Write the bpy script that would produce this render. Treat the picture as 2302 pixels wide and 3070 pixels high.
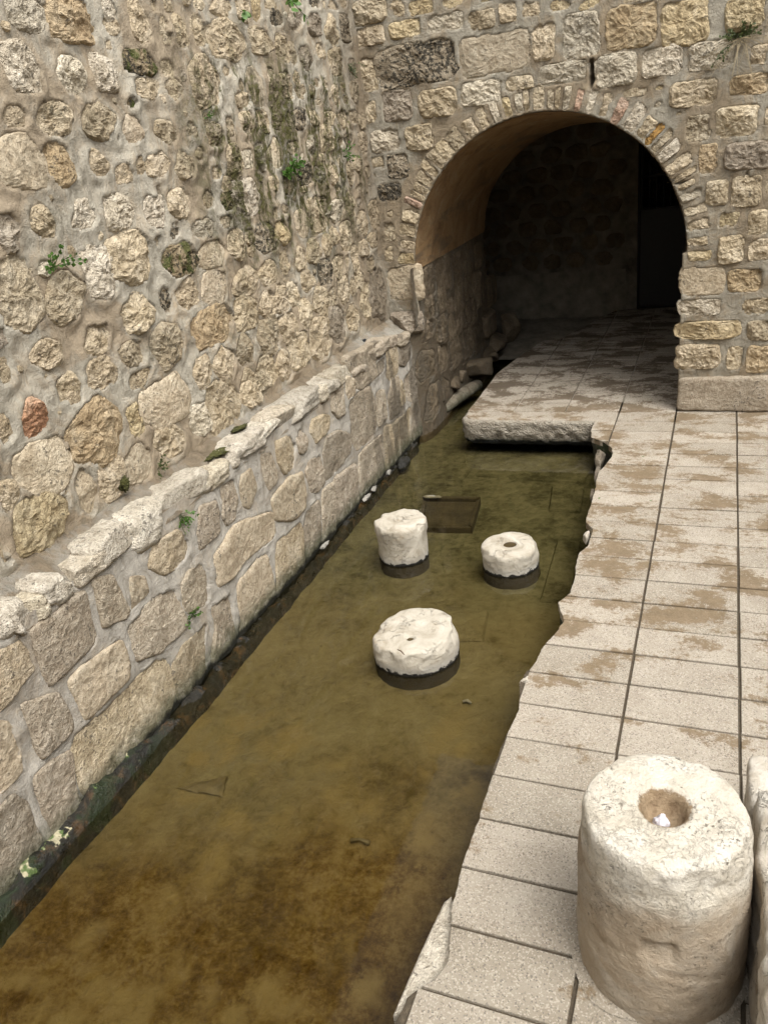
import bpy, bmesh, math, random
import numpy as np
from mathutils import Vector, Matrix
for o in list(bpy.data.objects): bpy.data.objects.remove(o)
SC=bpy.context.scene; COL=SC.collection
rnd=random.Random(7); RS=np.random.RandomState(11)
# ------------------------------------------------------------------ camera
CAM=Vector((0.3196,-7.2679,2.5684)); YAW,PIT,ROL=-0.43240,0.43940,0.13689
fw=Vector((math.sin(YAW)*math.cos(PIT),math.cos(YAW)*math.cos(PIT),-math.sin(PIT)))
r0=Vector((math.cos(YAW),-math.sin(YAW),0)); d0=fw.cross(r0)
rr=math.cos(ROL)*r0+math.sin(ROL)*d0; dd=-math.sin(ROL)*r0+math.cos(ROL)*d0
cd=bpy.data.cameras.new('camera'); cd.sensor_fit='VERTICAL'; cd.sensor_height=24; cd.lens=24*2368.655/3070
cd.clip_start=.05; cd.clip_end=500
cam=bpy.data.objects.new('camera',cd); COL.objects.link(cam); SC.camera=cam
cam.matrix_world=Matrix(((rr.x,-dd.x,-fw.x,CAM.x),(rr.y,-dd.y,-fw.y,CAM.y),(rr.z,-dd.z,-fw.z,CAM.z),(0,0,0,1)))
# ------------------------------------------------------------------ sky, sun, exposure
SUN_EL,SUN_AZ=math.radians(58),math.radians(128)      # azimuth from +Y towards +X: behind and right of the camera
w=bpy.data.worlds.new('World'); SC.world=w; w.use_nodes=True
nt=w.node_tree; bg=nt.nodes['Background']; bg.inputs['Strength'].default_value=0.15
sky=nt.nodes.new('ShaderNodeTexSky'); sky.sky_type='NISHITA'; sky.sun_disc=False
sky.sun_elevation=SUN_EL; sky.sun_rotation=SUN_AZ; sky.dust_density=4; sky.air_density=1.0; sky.ozone_density=1
hs=nt.nodes.new('ShaderNodeHueSaturation'); hs.inputs['Saturation'].default_value=0.06
nt.links.new(sky.outputs[0],hs.inputs['Color']); nt.links.new(hs.outputs[0],bg.inputs['Color'])
sl=bpy.data.lights.new('sun','SUN'); sl.energy=1.1; sl.angle=math.radians(38); sl.color=(1,.94,.85)
so=bpy.data.objects.new('sun',sl); COL.objects.link(so)
sd=Vector((math.sin(SUN_AZ)*math.cos(SUN_EL),math.cos(SUN_AZ)*math.cos(SUN_EL),math.sin(SUN_EL)))
so.rotation_euler=sd.to_track_quat('Z','Y').to_euler(); so.location=(4,-8,9)
SC.view_settings.view_transform='Standard'; SC.view_settings.look='None'; SC.view_settings.gamma=1
SC.view_settings.use_curve_mapping=False; SC.view_settings.exposure=1.08
SC.render.engine='CYCLES'; SC.cycles.use_denoising=True; SC.cycles.max_bounces=5; SC.cycles.diffuse_bounces=4; SC.cycles.glossy_bounces=2; SC.cycles.transparent_max_bounces=8; SC.cycles.adaptive_threshold=.02
SC.cycles.caustics_reflective=False; SC.cycles.caustics_refractive=False
# ------------------------------------------------------------------ node helpers
class G:
    def __init__(s,name):
        s.m=bpy.data.materials.new(name); s.m.use_nodes=True; s.t=s.m.node_tree; s.t.nodes.clear()
        s.out=s.t.nodes.new('ShaderNodeOutputMaterial'); s._p=None
    def n(s,ty,ins={},out=0,**kw):
        nd=s.t.nodes.new('ShaderNode'+ty)
        for k,v in kw.items(): setattr(nd,k,v)
        for k,v in ins.items(): s.put(nd.inputs[k],v)
        return nd.outputs[out]
    def put(s,i,v):
        if hasattr(v,'is_linked'): s.t.links.new(v,i)
        elif isinstance(v,(tuple,list)) and i.type=='RGBA' and len(v)==3: i.default_value=(*v,1)
        else: i.default_value=v
    @property
    def pos(s):
        if s._p is None: s._p=s.n('NewGeometry')
        return s._p
    def xyz(s,v=None):
        nd=s.t.nodes.new('ShaderNodeSeparateXYZ'); s.put(nd.inputs[0],s.pos if v is None else v); return nd.outputs
    def scl(s,v,k): return s.n('VectorMath',{0:v,1:k},operation='MULTIPLY')
    def noise(s,sc,det=4,ro=.55,v=None,dist=0,col=False): return s.n('TexNoise',{'Vector':s.pos if v is None else v,'Scale':sc,'Detail':det,'Roughness':ro,'Distortion':dist},out=1 if col else 0)
    def voro(s,sc,v=None,feat='F1',out=0,rnd_=1): return s.n('TexVoronoi',{'Vector':s.pos if v is None else v,'Scale':sc,'Randomness':rnd_},out=out,feature=feat)
    def ramp(s,f,stops,mode='LINEAR'):
        nd=s.t.nodes.new('ShaderNodeValToRGB'); s.put(nd.inputs[0],f); e=nd.color_ramp; e.interpolation=mode
        while len(e.elements)<len(stops): e.elements.new(.5)
        for el,(p,c) in zip(e.elements,stops): el.position=p; el.color=(*c,1) if isinstance(c,tuple) else (c,c,c,1)
        return nd.outputs[0]
    def rng(s,f,a,b,c=0,d=1,smooth=True): return s.n('MapRange',{0:f,1:a,2:b,3:c,4:d},interpolation_type='SMOOTHSTEP' if smooth else 'LINEAR')
    def math(s,op,a,b=0.0,c=0.0): return s.n('Math',{0:a,1:b,2:c},operation=op)
    def mul(s,a,b): return s.math('MULTIPLY',a,b)
    def add(s,a,b): return s.math('ADD',a,b)
    def mx(s,a,b): return s.math('MAXIMUM',a,b)
    def mix(s,f,a,b,mode='MIX'):
        nd=s.t.nodes.new('ShaderNodeMix'); nd.data_type='RGBA'; nd.blend_type=mode
        s.put(nd.inputs[0],f); s.put(nd.inputs[6],a); s.put(nd.inputs[7],b); return nd.outputs[2]
    def bump(s,h,dist=.01,st=1.0,nrm=None):
        i={'Height':h,'Distance':dist,'Strength':st}
        if nrm is not None: i['Normal']=nrm
        return s.n('Bump',i)
    def bsdf(s,col,rough=.9,nrm=None,**kw):
        i={'Base Color':col,'Roughness':rough}; i.update(kw)
        if nrm is not None: i['Normal']=nrm
        sh=s.n('BsdfPrincipled',i); s.t.links.new(sh,s.out.inputs[0]); return s.m
    def rnd(s): return s.n('ObjectInfo',out=5)

def streaks(g,col,zone):
    """zone u: algae run-off and lichen on the rubble wall, browner towards the corner; zone p: wet green fringe along the water line"""
    if zone=='e': return col
    x,y,z=g.xyz()
    if zone=='u':
        sv=g.scl(g.pos,(1,5.2,1.0))
        st=g.rng(g.add(g.noise(1.0,5,.7,sv,.6),g.mul(g.noise(13,4,.7),.22)),.585,.665)
        reg=g.mul(g.mul(g.rng(y,-3.1,-2.3),g.rng(y,.05,-.25)),g.mul(g.rng(z,1.55,2.15),g.rng(z,3.45,2.95)))
        grit=g.rng(g.noise(24,4,.75),.34,.60)
        m=g.mul(st,reg)
        alg=g.ramp(grit,[(.0,(.016,.015,.008)),(.5,(.036,.034,.011)),(1,(.075,.075,.020))])
        col=g.mix(g.mul(m,g.rng(grit,0,1,.50,.93)),col,alg)
        b=g.mul(g.rng(g.noise(1.7,5,.7),.56,.68),grit)
        col=g.mix(g.mul(b,.6),col,(.085,.075,.045))
        return g.mix(g.mul(g.rng(g.add(y,g.mul(g.noise(3,4,.65),1.2)),-.1,.5),.5),col,(.13,.10,.065))  # wall turns a darker brown towards the corner
    n=g.noise(8,5,.7)
    sk=g.mul(g.rng(g.noise(1.0,4,.6,g.scl(g.pos,(1,4.5,.9)),.4),.46,.60),g.rng(y,-1.9,-.7)); col=g.mix(g.mul(sk,.62),col,(.075,.065,.05))
    fr=g.ramp(g.noise(15,4,.7),[(.38,(.05,.055,.028)),(.52,(.11,.115,.07)),(.64,(.27,.26,.21))])
    col=g.mix(g.mul(g.rng(g.add(z,g.mul(n,.20)),.02,-.12),.8),col,fr)
    return g.mix(g.mul(g.rng(g.add(z,g.mul(n,.09)),-.165,-.205),.95),col,(.010,.010,.007))
STONE={};SPEC={}
def stone(key,c,pit=.5,lich=0,moss=0,bump=1.0): SPEC[key]=(c,pit,lich,moss,bump)
def st(key,zone):
    if (key,zone) in STONE: return STONE[key,zone]
    c,pit,lich,moss,bump=SPEC[key]
    g=G('limestone_'+key)
    n1=g.noise(6.5,4,.66,dist=.6); n2=g.noise(34,4,.72); n3=g.noise(105,2,.7)
    col=g.ramp(n1,[(.30,c[0]),(.5,c[1]),(.68,c[2])])
    col=g.mix(1.0,col,g.ramp(g.rnd(),[(0,(.80,.79,.77)),(.35,(1.0,.97,.92)),(.65,(1.05,1.02,1.0)),(1,(1.16,1.14,1.09))]),'MULTIPLY')
    col=g.mix(g.rng(n2,.38,.57,.42,0),col,(.14,.10,.055))
    col=g.mix(g.rng(n2,.58,.72,0,.35),col,(.66,.60,.48))
    spot=g.mul(g.rng(n3,.60,.68),g.rng(n1,.66,.38))
    col=g.mix(g.mul(spot,pit),col,(.055,.042,.025))
    lv=g.add(n2,g.mul(g.noise(3,3,.6),.45))
    if lich: col=g.mix(g.mul(g.rng(lv,.735-.05*lich,.80-.04*lich,0,1),.88),col,(.028,.026,.021))
    else: col=g.mix(g.mul(g.rng(lv,.82,.90),.7),col,(.05,.042,.03))
    if moss: col=g.mix(g.mul(g.rng(g.noise(7,5,.7),.47,.56),moss),col,g.ramp(n3,[(.3,(.02,.03,.006)),(.7,(.08,.11,.015))]))
    col=streaks(g,col,zone)
    h=g.add(n2,g.mul(n3,.45))
    STONE[key,zone]=g.bsdf(col,.93,g.bump(h,.026*bump),**{'Specular IOR Level':.2}); return STONE[key,zone]
stone('tan',((.41,.335,.225),(.53,.45,.325),(.62,.545,.42)))
stone('pale',((.49,.43,.33),(.62,.56,.45),(.70,.65,.545)),pit=.6,bump=1.2)
stone('ochre',((.37,.275,.165),(.48,.38,.245),(.56,.47,.33)))
stone('yellow',((.40,.315,.185),(.50,.415,.265),(.58,.50,.35)),bump=.8)
stone('grey',((.24,.205,.16),(.34,.295,.235),(.43,.385,.32)),pit=.8)
stone('smooth',((.41,.34,.245),(.50,.43,.325),(.56,.495,.385)),pit=.2,bump=.45)
stone('dark',((.28,.24,.175),(.38,.33,.25),(.46,.41,.32)),pit=.9,lich=1.0)
stone('mossy',((.20,.16,.10),(.32,.26,.17),(.42,.35,.24)),pit=.7,lich=.8,moss=.75)
stone('red',((.36,.19,.11),(.48,.28,.18),(.55,.40,.29)),pit=.5)
stone('pink',((.36,.23,.165),(.45,.32,.245),(.53,.42,.34)),pit=.3)
stone('amber',((.36,.20,.06),(.42,.25,.08),(.48,.32,.13)),pit=.1,bump=.5)
stone('block',((.36,.305,.235),(.44,.385,.305),(.50,.445,.365)),pit=.5,bump=.9)
stone('dimmed',((.13,.105,.072),(.19,.155,.11),(.25,.205,.15)),pit=.5,bump=.9)  # passage and chamber stone, tunnel shade put into its darker colour
stone('cap',((.52,.47,.39),(.65,.605,.52),(.73,.69,.61)),pit=.5,bump=1.15)
FLAG={'':'tan','w':'pale','o':'ochre','y':'yellow','g':'grey','s':'smooth','d':'dark','m':'mossy','r':'red','p':'pink','k':'amber','b':'block'}

def mortar(key,grey,brown,amt,bump=1.0,zone='e'):
    g=G('mortar_'+key)
    n1=g.noise(1.6,6,.66,dist=.9); n2=g.noise(1.0,6,.68,g.scl(g.pos,(11,11,7)),1.3); n3=g.noise(75,4,.75)
    f=g.rng(g.add(n1,g.mul(n2,.3)),.60-amt,.78-amt)
    col=g.mix(f,grey,brown)
    col=g.mix(1.0,col,g.ramp(n2,[(.28,(.66,.64,.60)),(.48,(1,1,1)),(.70,(1.30,1.29,1.27))]),'MULTIPLY')
    col=g.mix(g.rng(n3,.58,.72,0,.45),col,(.09,.07,.045))
    col=streaks(g,col,zone)
    return g.bsdf(col,.95,g.bump(g.add(n2,g.mul(n3,.55)),.022*bump),**{'Specular IOR Level':.15})
M={}
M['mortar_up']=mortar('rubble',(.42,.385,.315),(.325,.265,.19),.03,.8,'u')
M['mortar_par']=mortar('parapet',(.43,.40,.35),(.36,.31,.245),-.03,.6,'p')
M['mortar_end']=mortar('arch',(.34,.31,.25),(.265,.215,.15),.04)
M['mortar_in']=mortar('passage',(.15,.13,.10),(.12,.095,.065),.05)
# ------------------------------------------------------------------ paving
def mk_tile():
    g=G('terrazzo_tile'); x,y,z=g.xyz()
    n1=g.noise(5,6,.66); n3=g.noise(95,4,.78)
    base=g.ramp(n1,[(.3,(.345,.30,.24)),(.52,(.40,.355,.29)),(.72,(.45,.405,.34))])
    base=g.mix(1.0,base,g.ramp(g.rnd(),[(0,(.84,.83,.80)),(.5,(.99,.98,.97)),(1,(1.11,1.10,1.09))]),'MULTIPLY')
    vs=g.xyz(g.voro(190,out=1))
    chip=g.rng(vs[0],.74,.84); dk=g.rng(vs[1],.88,.93)
    base=g.mix(g.mul(chip,.55),base,(.60,.535,.45)); base=g.mix(g.mul(dk,.6),base,(.13,.115,.10))
    # sandy water stains that gather on the farther tiles
    zone=g.mul(g.rng(y,-4.7,-3.2,0,1),g.rng(x,1.6,-.3,.75,1))
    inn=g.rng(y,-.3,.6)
    s=g.add(g.add(g.noise(1.5,4,.6,g.scl(g.pos,(1.6,2.7,1)),.3),g.mul(g.noise(26,4,.75),.42)),g.mul(n3,.28))
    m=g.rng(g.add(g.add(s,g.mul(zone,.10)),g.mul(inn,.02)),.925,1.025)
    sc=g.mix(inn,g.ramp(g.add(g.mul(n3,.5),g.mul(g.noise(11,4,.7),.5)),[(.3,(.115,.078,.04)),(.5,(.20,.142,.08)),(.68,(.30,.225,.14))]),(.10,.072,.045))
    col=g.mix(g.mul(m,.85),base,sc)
    col=g.mix(g.mul(g.rng(g.add(n3,g.mul(g.noise(2.6,4,.6),.55)),.88,.98),.75),col,(.11,.082,.05))
    return g.bsdf(col,.82,g.bump(g.add(n3,g.mul(chip,.2)),.005),**{'Specular IOR Level':.25})
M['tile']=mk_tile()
g=G('joint_earth'); M['earth']=g.bsdf(g.ramp(g.noise(60,4,.7),[(.3,(.05,.04,.026)),(.6,(.09,.07,.046)),(.75,(.14,.112,.075))]),1.0,g.bump(g.noise(120,4),.006))
def mk_slab():
    g=G('rough_concrete'); x,y,z=g.xyz()
    col=g.ramp(g.noise(11,7,.72,dist=.6),[(.3,(.26,.22,.165)),(.5,(.42,.37,.295)),(.7,(.54,.495,.415))])
    agg=g.voro(75); col=g.mix(g.rng(agg,.30,.12),col,g.mix(g.noise(14),(.42,.385,.32),(.22,.19,.14)))
    alg=g.rng(g.add(z,g.mul(g.noise(12,5,.7),.16)),-.075,-.15)
    col=g.mix(g.mul(alg,.8),col,g.ramp(g.noise(26,4,.7),[(.42,(.012,.014,.008)),(.52,(.045,.055,.025)),(.62,(.34,.33,.28))]))
    bot=g.rng(g.add(z,g.mul(g.noise(15,4,.7),.06)),-.165,-.19); col=g.mix(bot,col,(.008,.009,.006))
    h=g.add(g.noise(30,6,.75),g.mul(agg,-.7))
    return g.bsdf(col,.95,g.bump(h,.03))
M['slab']=mk_slab()
def mk_base():
    g=G('walkway_side'); x,y,z=g.xyz()
    col=g.ramp(g.noise(9,6,.7,dist=.5),[(.35,(.012,.012,.009)),(.5,(.04,.038,.026)),(.62,(.10,.095,.06)),(.72,(.30,.28,.23))])
    ms=g.rng(g.noise(5,4,.6),.52,.60); col=g.mix(g.mul(ms,.7),col,(.03,.045,.012))
    low=g.rng(g.add(z,g.mul(g.noise(8,4,.7),.1)),-.10,-.18); col=g.mix(low,col,(.012,.013,.008))
    return g.bsdf(col,.9,g.bump(g.noise(22,6,.7),.03))
M['base']=mk_base()
# ------------------------------------------------------------------ pool
def mk_bed():
    g=G('silt_bed'); x,y,z=g.xyz()
    n=g.noise(3.2,7,.62,dist=.5); n2=g.noise(16,6,.7,dist=.4)
    n4=g.noise(48,4,.75)
    near=g.ramp(g.add(g.add(g.mul(n,.42),g.mul(n2,.30)),g.mul(n4,.28)),[(.41,(.050,.028,.006)),(.50,(.108,.069,.020)),(.58,(.168,.122,.050))])
    mid=g.ramp(g.add(g.mul(n,.5),g.mul(n2,.5)),[(.34,(.090,.073,.036)),(.48,(.148,.124,.068)),(.62,(.18,.153,.088))])  # greyer mid tone: scattered-light haze of the water put into the bed colour
    far=g.ramp(g.add(g.mul(n,.5),g.mul(n2,.5)),[(.38,(.050,.048,.027)),(.5,(.105,.099,.058)),(.62,(.155,.146,.09))])
    w1=g.add(y,g.mul(g.noise(1.4,3),1.6)); e=g.add(w1,g.mul(x,-.55))
    col=g.mix(g.rng(e,-4.0,-2.7),near,mid); col=g.mix(g.rng(w1,-2.7,-1.3),col,far)
    # filmy pale algae pads in the near water
    pd=g.voro(5.2,g.n('VectorMath',{0:g.pos,1:g.scl(g.noise(6,5,.7,col=True),(.34,.34,0))},operation='ADD'))
    pads=g.mul(g.rng(pd,.62,.20),g.mul(g.rng(g.noise(1.9,3),.42,.54),g.rng(w1,-2.9,-3.8)))
    col=g.mix(g.mul(pads,.75),col,(.20,.152,.068))
    deb=g.mul(g.rng(g.noise(30,6,.78,dist=1.2),.60,.68),g.rng(g.noise(2.2,4,.6),.45,.6)); col=g.mix(g.mul(deb,.75),col,(.022,.018,.008))
    return g.bsdf(col,1.0,g.bump(g.add(n,g.mul(n2,.6)),.03),**{'Specular IOR Level':0.0})
M['bed']=mk_bed()
def mk_water():
    g=G('murky_water')
    nr=g.bump(g.noise(4.5,2,.5),.004,.35)
    fr=g.n('Fresnel',{'IOR':1.33,'Normal':nr})
    tr=g.n('BsdfTransparent',{'Color':(.80,.755,.60)}); gl=g.n('BsdfGlossy',{'Color':(1,1,1),'Roughness':.03,'Normal':nr})
    sh=g.n('MixShader',{0:fr,1:tr,2:gl}); g.t.links.new(sh,g.out.inputs[0]); return g.m
M['water']=mk_water()
def mk_foot():
    g=G('wet_footing'); x,y,z=g.xyz()
    col=g.ramp(g.noise(10,6,.7,dist=.6),[(.38,(.008,.008,.006)),(.54,(.022,.019,.012)),(.64,(.085,.05,.022)),(.76,(.15,.095,.048))])
    ms=g.mul(g.rng(g.noise(6,4,.6),.50,.58),g.rng(y,-4.2,-5.2)); col=g.mix(g.mul(ms,.85),col,(.018,.03,.010))
    cr=g.mul(g.rng(g.noise(6.5,5,.6,dist=.5),.575,.59),g.mul(g.rng(y,-4.55,-4.7),g.rng(z,-.25,-.225)))
    col=g.mix(cr,col,g.mix(g.rng(g.noise(16,3),.45,.55),(.10,.15,.045),(.52,.47,.31)))
    return g.bsdf(col,g.rng(g.noise(9),.4,.6,.25,.8),g.bump(g.noise(24,6,.7),.025))
M['foot']=mk_foot()
# ------------------------------------------------------------------ marble, plaster, metal, plants
def mk_marble(key,cols,crack=.6,wl=None,brown=0,bump=1.0):
    g=G('marble_'+key); x,y,z=g.xyz()
    n=g.noise(7,7,.62,dist=.8); col=g.ramp(n,[(.3,cols[0]),(.5,cols[1]),(.68,cols[2])])
    wv=g.n('VectorMath',{0:g.pos,1:g.scl(g.noise(9,4,col=True),(.09,.09,.09))},operation='ADD')
    cr=g.math('ABSOLUTE',g.math('SUBTRACT',g.noise(9,5,.6,g.scl(wv,(1,1,1.8))),.5)); cl=g.mul(g.rng(cr,.014,.0),g.rng(g.noise(5,4,.6),.44,.60))
    col=g.mix(g.mul(cl,crack),col,(.10,.085,.06))
    sp=g.mul(g.rng(g.noise(75,4,.75),.62,.70),g.rng(g.noise(6,3),.4,.65)); col=g.mix(g.mul(sp,.55),col,(.09,.075,.05))
    if brown:
        b=g.rng(g.noise(10,5,.65,dist=.5),.60,.68); col=g.mix(g.mul(b,brown),col,(.42,.30,.17))
    if wl is not None:
        wt=g.rng(g.add(z,g.mul(g.noise(13,4,.7),.06)),wl+.10,wl+.06); col=g.mix(g.mul(wt,.35),col,(.30,.30,.29))
        nb=g.noise(26,4,.7)
        lo=g.rng(g.add(z,g.mul(nb,.09)),wl+.066,wl+.055); col=g.mix(g.mul(lo,.97),col,(.006,.006,.006))
        un=g.rng(g.add(z,g.mul(nb,.03)),wl+.006,wl-.006); col=g.mix(un,col,g.mix(nb,(.030,.024,.011),(.060,.048,.024)))  # submerged part browned, haze of the murky water painted on the marble
    h=g.add(g.add(g.mul(g.noise(15,7,.7,dist=.5),1.0),g.mul(cl,-.5)),g.mul(g.noise(90,3,.7),.22))
    return g.bsdf(col,.85,g.bump(h,.014*bump),**{'Specular IOR Level':.25})
M['drum']=mk_marble('drum',((.33,.285,.215),(.49,.445,.365),(.58,.54,.46)),.3,wl=-.27,brown=.22,bump=.8)
def mk_column():
    g=G('marble_stump'); x,y,z=g.xyz()
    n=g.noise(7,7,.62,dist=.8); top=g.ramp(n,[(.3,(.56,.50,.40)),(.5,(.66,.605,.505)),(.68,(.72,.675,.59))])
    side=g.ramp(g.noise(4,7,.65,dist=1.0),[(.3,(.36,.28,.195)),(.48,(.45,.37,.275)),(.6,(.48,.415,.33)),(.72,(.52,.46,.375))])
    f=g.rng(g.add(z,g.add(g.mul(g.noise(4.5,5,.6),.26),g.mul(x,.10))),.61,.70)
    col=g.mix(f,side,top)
    wv=g.n('VectorMath',{0:g.pos,1:g.scl(g.noise(8,4,col=True),(.10,.10,.10))},operation='ADD')
    c1=g.math('ABSOLUTE',g.math('SUBTRACT',g.noise(17,5,.68,g.scl(wv,(1,1,1.7))),.5)); c2=g.math('ABSOLUTE',g.math('SUBTRACT',g.noise(19,4,.6,g.scl(wv,(1,1,1.4))),.52))
    cl=g.mx(g.mul(g.rng(c1,.012,0),g.rng(g.noise(4,4,.6),.46,.56)),g.mul(g.rng(c2,.014,0),g.mul(g.rng(g.noise(5,3,.6),.50,.60),g.rng(z,.25,.42))))
    col=g.mix(g.mul(cl,.36),col,(.15,.125,.09))
    sp=g.mul(g.rng(g.noise(62,4,.78),.565,.65),g.mul(g.rng(g.noise(6,5,.68),.47,.60),g.rng(z,.02,.38,.35,1))); col=g.mix(g.mul(sp,.72),col,(.10,.085,.06))
    # rusty stain inside and around the socket
    dv=g.scl(g.n('VectorMath',{0:g.pos,1:(COLX,COLY,.63)},operation='SUBTRACT'),(1,1,0)); ln=g.n('VectorMath',{0:dv},out=1,operation='LENGTH')
    hr=g.mul(g.rng(g.add(ln,g.mul(g.noise(26,4,.7),.05)),.108,.096),g.rng(z,.4,.45))
    col=g.mix(g.mul(hr,.9),col,g.ramp(g.noise(30,4),[(.35,(.20,.125,.06)),(.6,(.33,.235,.135))]))
    h=g.add(g.add(g.noise(14,7,.74,dist=.4),g.mul(cl,-.12)),g.add(g.mul(g.noise(80,4,.7),.4),g.mul(sp,-.25)))
    return g.bsdf(col,.85,g.bump(h,.016),**{'Specular IOR Level':.25})
COLX,COLY,COLR=.243,-5.40,.257
M['column']=mk_column()
M['block_marble']=mk_marble('block',((.40,.34,.26),(.55,.50,.42),(.66,.62,.55)),.7,brown=.35)
def plain(name,c,r=.8,b=None,bs=30,bd=.01,var=.25,**kw):
    g=G(name); cc=g.mix(1,c,g.ramp(g.noise(bs*.4,5,.65),[(.3,1-var),(.5,1.0),(.7,1+var)]),'MULTIPLY')
    return g.bsdf(cc,r,g.bump(g.noise(bs,6,.7),bd) if b else None,**kw)
g=G('ochre_plaster'); x,y,z=g.xyz()
col=g.ramp(g.noise(3,7,.7,dist=.7),[(.3,(.16,.09,.036)),(.48,(.28,.17,.075)),(.58,(.31,.205,.10)),(.68,(.36,.28,.18))])
col=g.mix(g.mul(g.rng(g.noise(1.0,5,.65,g.scl(g.pos,(2,.9,5))),.52,.66),.6),col,(.11,.085,.055))
col=g.mix(g.mul(g.rng(g.noise(30,5,.75),.58,.68),.7),col,(.08,.05,.025))
M['plaster']=g.bsdf(col,.95,g.bump(g.add(g.noise(22,6,.7),g.noise(6,3)),.02))
M['render']=plain('grey_render',(.22,.195,.15),.95,1,14,.02,.4)
M['cave']=plain('dimmed_stone',(.20,.176,.135),.95,1,12,.05,.5)  # chamber stone colour lowered to carry the tunnel's shade
M['iron']=plain('dark_iron',(.014,.013,.012),.6,1,60,.002)
M['wetrock']=plain('wet_dark_rock',(.02,.019,.015),.35,1,25,.03,.5)
M['lime']=plain('white_lime',(.30,.285,.25),.9,1,30,.02,.3)
M['cement']=plain('smooth_cement',(.285,.262,.22),.9,1,25,.014,.35)
M['paper']=plain('white_tissue',(.78,.75,.80),.8,1,60,.006,.06)
M['twig']=plain('brown_twig',(.10,.06,.03),.8)
M['straw']=plain('dry_straw',(.30,.24,.14),.8,var=.35)
M['moss']=plain('green_moss',(.085,.085,.022),1.0,1,90,.02,.5)
M['bag']=plain('silted_plastic',(.12,.095,.048),.6,1,18,.01,.35)
M['black_scrap']=plain('black_plastic',(.012,.016,.02),.3)
M['puddle']=plain('socket_water',(.075,.055,.028),.08)
def mk_leaf(name,a,b):
    g=G(name); col=g.ramp(g.noise(60,2),[(.3,a),(.7,b)])
    d=g.n('BsdfPrincipled',{'Base Color':col,'Roughness':.55}); t=g.n('BsdfTranslucent',{'Color':col})
    s=g.n('MixShader',{0:.3,1:d,2:t}); g.t.links.new(s,g.out.inputs[0]); return g.m
M['leaf']=mk_leaf('fresh_leaf',(.045,.11,.018),(.11,.22,.035))
M['leaf_dk']=mk_leaf('dull_leaf',(.045,.065,.02),(.10,.12,.04))
M['bank']=plain('court_masonry',(.24,.205,.155),.95,1,6,.05,.35)
M['fillet']=mortar('fillet',(.36,.335,.285),(.23,.185,.13),.05,1.5)
M['siltstone']=plain('silted_stone',(.045,.036,.018),1,1,20,.02,.5)
# ------------------------------------------------------------------ geometry helpers
def _h(ix,iy,iz,seed):
    with np.errstate(over='ignore'):
        n=(ix.astype(np.int64)*374761393+iy.astype(np.int64)*668265263+iz.astype(np.int64)*2147483647+seed*974634777)&0xffffffff
        n=((n^(n>>13))*1274126177)&0xffffffff; n=((n^(n>>16))*2246822519)&0xffffffff
    return ((n>>8)&0xffff)/65535.0*2-1
def vn(p,seed=0):
    i=np.floor(p); f=p-i; f=f*f*(3-2*f); i=i.astype(np.int64); r=0
    for a in (0,1):
        wa=f[:,0] if a else 1-f[:,0]
        for b in (0,1):
            wb=f[:,1] if b else 1-f[:,1]
            for c in (0,1):
                wc=f[:,2] if c else 1-f[:,2]
                r=r+wa*wb*wc*_h(i[:,0]+a,i[:,1]+b,i[:,2]+c,seed)
    return r
def fbm(p,sc,oct=4,ro=.5,seed=0):
    r=0;a=1;t=0
    for o in range(oct): r=r+a*vn(p*sc*2**o+17.3*o,seed+o);t+=a;a*=ro
    return r/t
def link(name,me,mat,parent=None,smooth=True):
    o=bpy.data.objects.new(name,me); COL.objects.link(o)
    if mat is not None: me.materials.append(mat)
    if parent: o.parent=parent
    if smooth and len(me.polygons): me.polygons.foreach_set('use_smooth',[True]*len(me.polygons))
    return o
def mesh(name,v,f):
    me=bpy.data.meshes.new(name); me.from_pydata([tuple(map(float,p)) for p in v],[],[tuple(map(int,q)) for q in f]); me.update(); return me
def root(name,label,cat,loc=(0,0,0),group=None):
    o=bpy.data.objects.new(name,None); COL.objects.link(o); o.location=loc; o.empty_display_size=.1
    return tag(o,label,cat,group)
def tag(o,label=None,cat=None,group=None,kind=None):
    if label: o['label']=label
    if cat: o['category']=cat
    if group: o['group']=group
    if kind: o['kind']=kind
    return o
def gridfaces(nu,nv,wrap=False):
    f=[]
    for j in range(nv-1):
        for i in range(nu if wrap else nu-1):
            a=j*nu+i;b=j*nu+(i+1)%nu; f.append((a,b,b+nu,a+nu))
    return f
# wall frames: point = O + u*U + v*V + n*N
class Fr:
    def __init__(s,O,U,V,N): s.O,s.U,s.V,s.N=[np.array(k,float) for k in (O,U,V,N)]
    def p(s,u,v,n): return s.O+np.outer(u,s.U)+np.outer(v,s.V)+np.outer(n,s.N)
    def flip(s): return np.dot(np.cross(s.U,s.V),s.N)<0
F_UP=Fr((-2.70,0,0),(0,1,0),(0,0,1),(1,0,0)); F_PAR=Fr((-2.50,0,0),(0,1,0),(0,0,1),(1,0,0))
class FrBend(Fr):                                            # the passage wall swings in from the parapet's line
    def p(s,u,v,n): return super().p(u,v,n-.10*np.clip(1-(u+.06)/.34,0,1)**2*np.clip((.88-v)/.12,0,1))
F_PAS=FrBend((-2.41,0,0),(0,1,0),(0,0,1),(1,0,0)); F_END=Fr((0,.06,0),(1,0,0),(0,0,1),(0,-1,0)); F_BACK=Fr((0,4.3,0),(1,0,0),(0,0,1),(0,-1,0))
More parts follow.
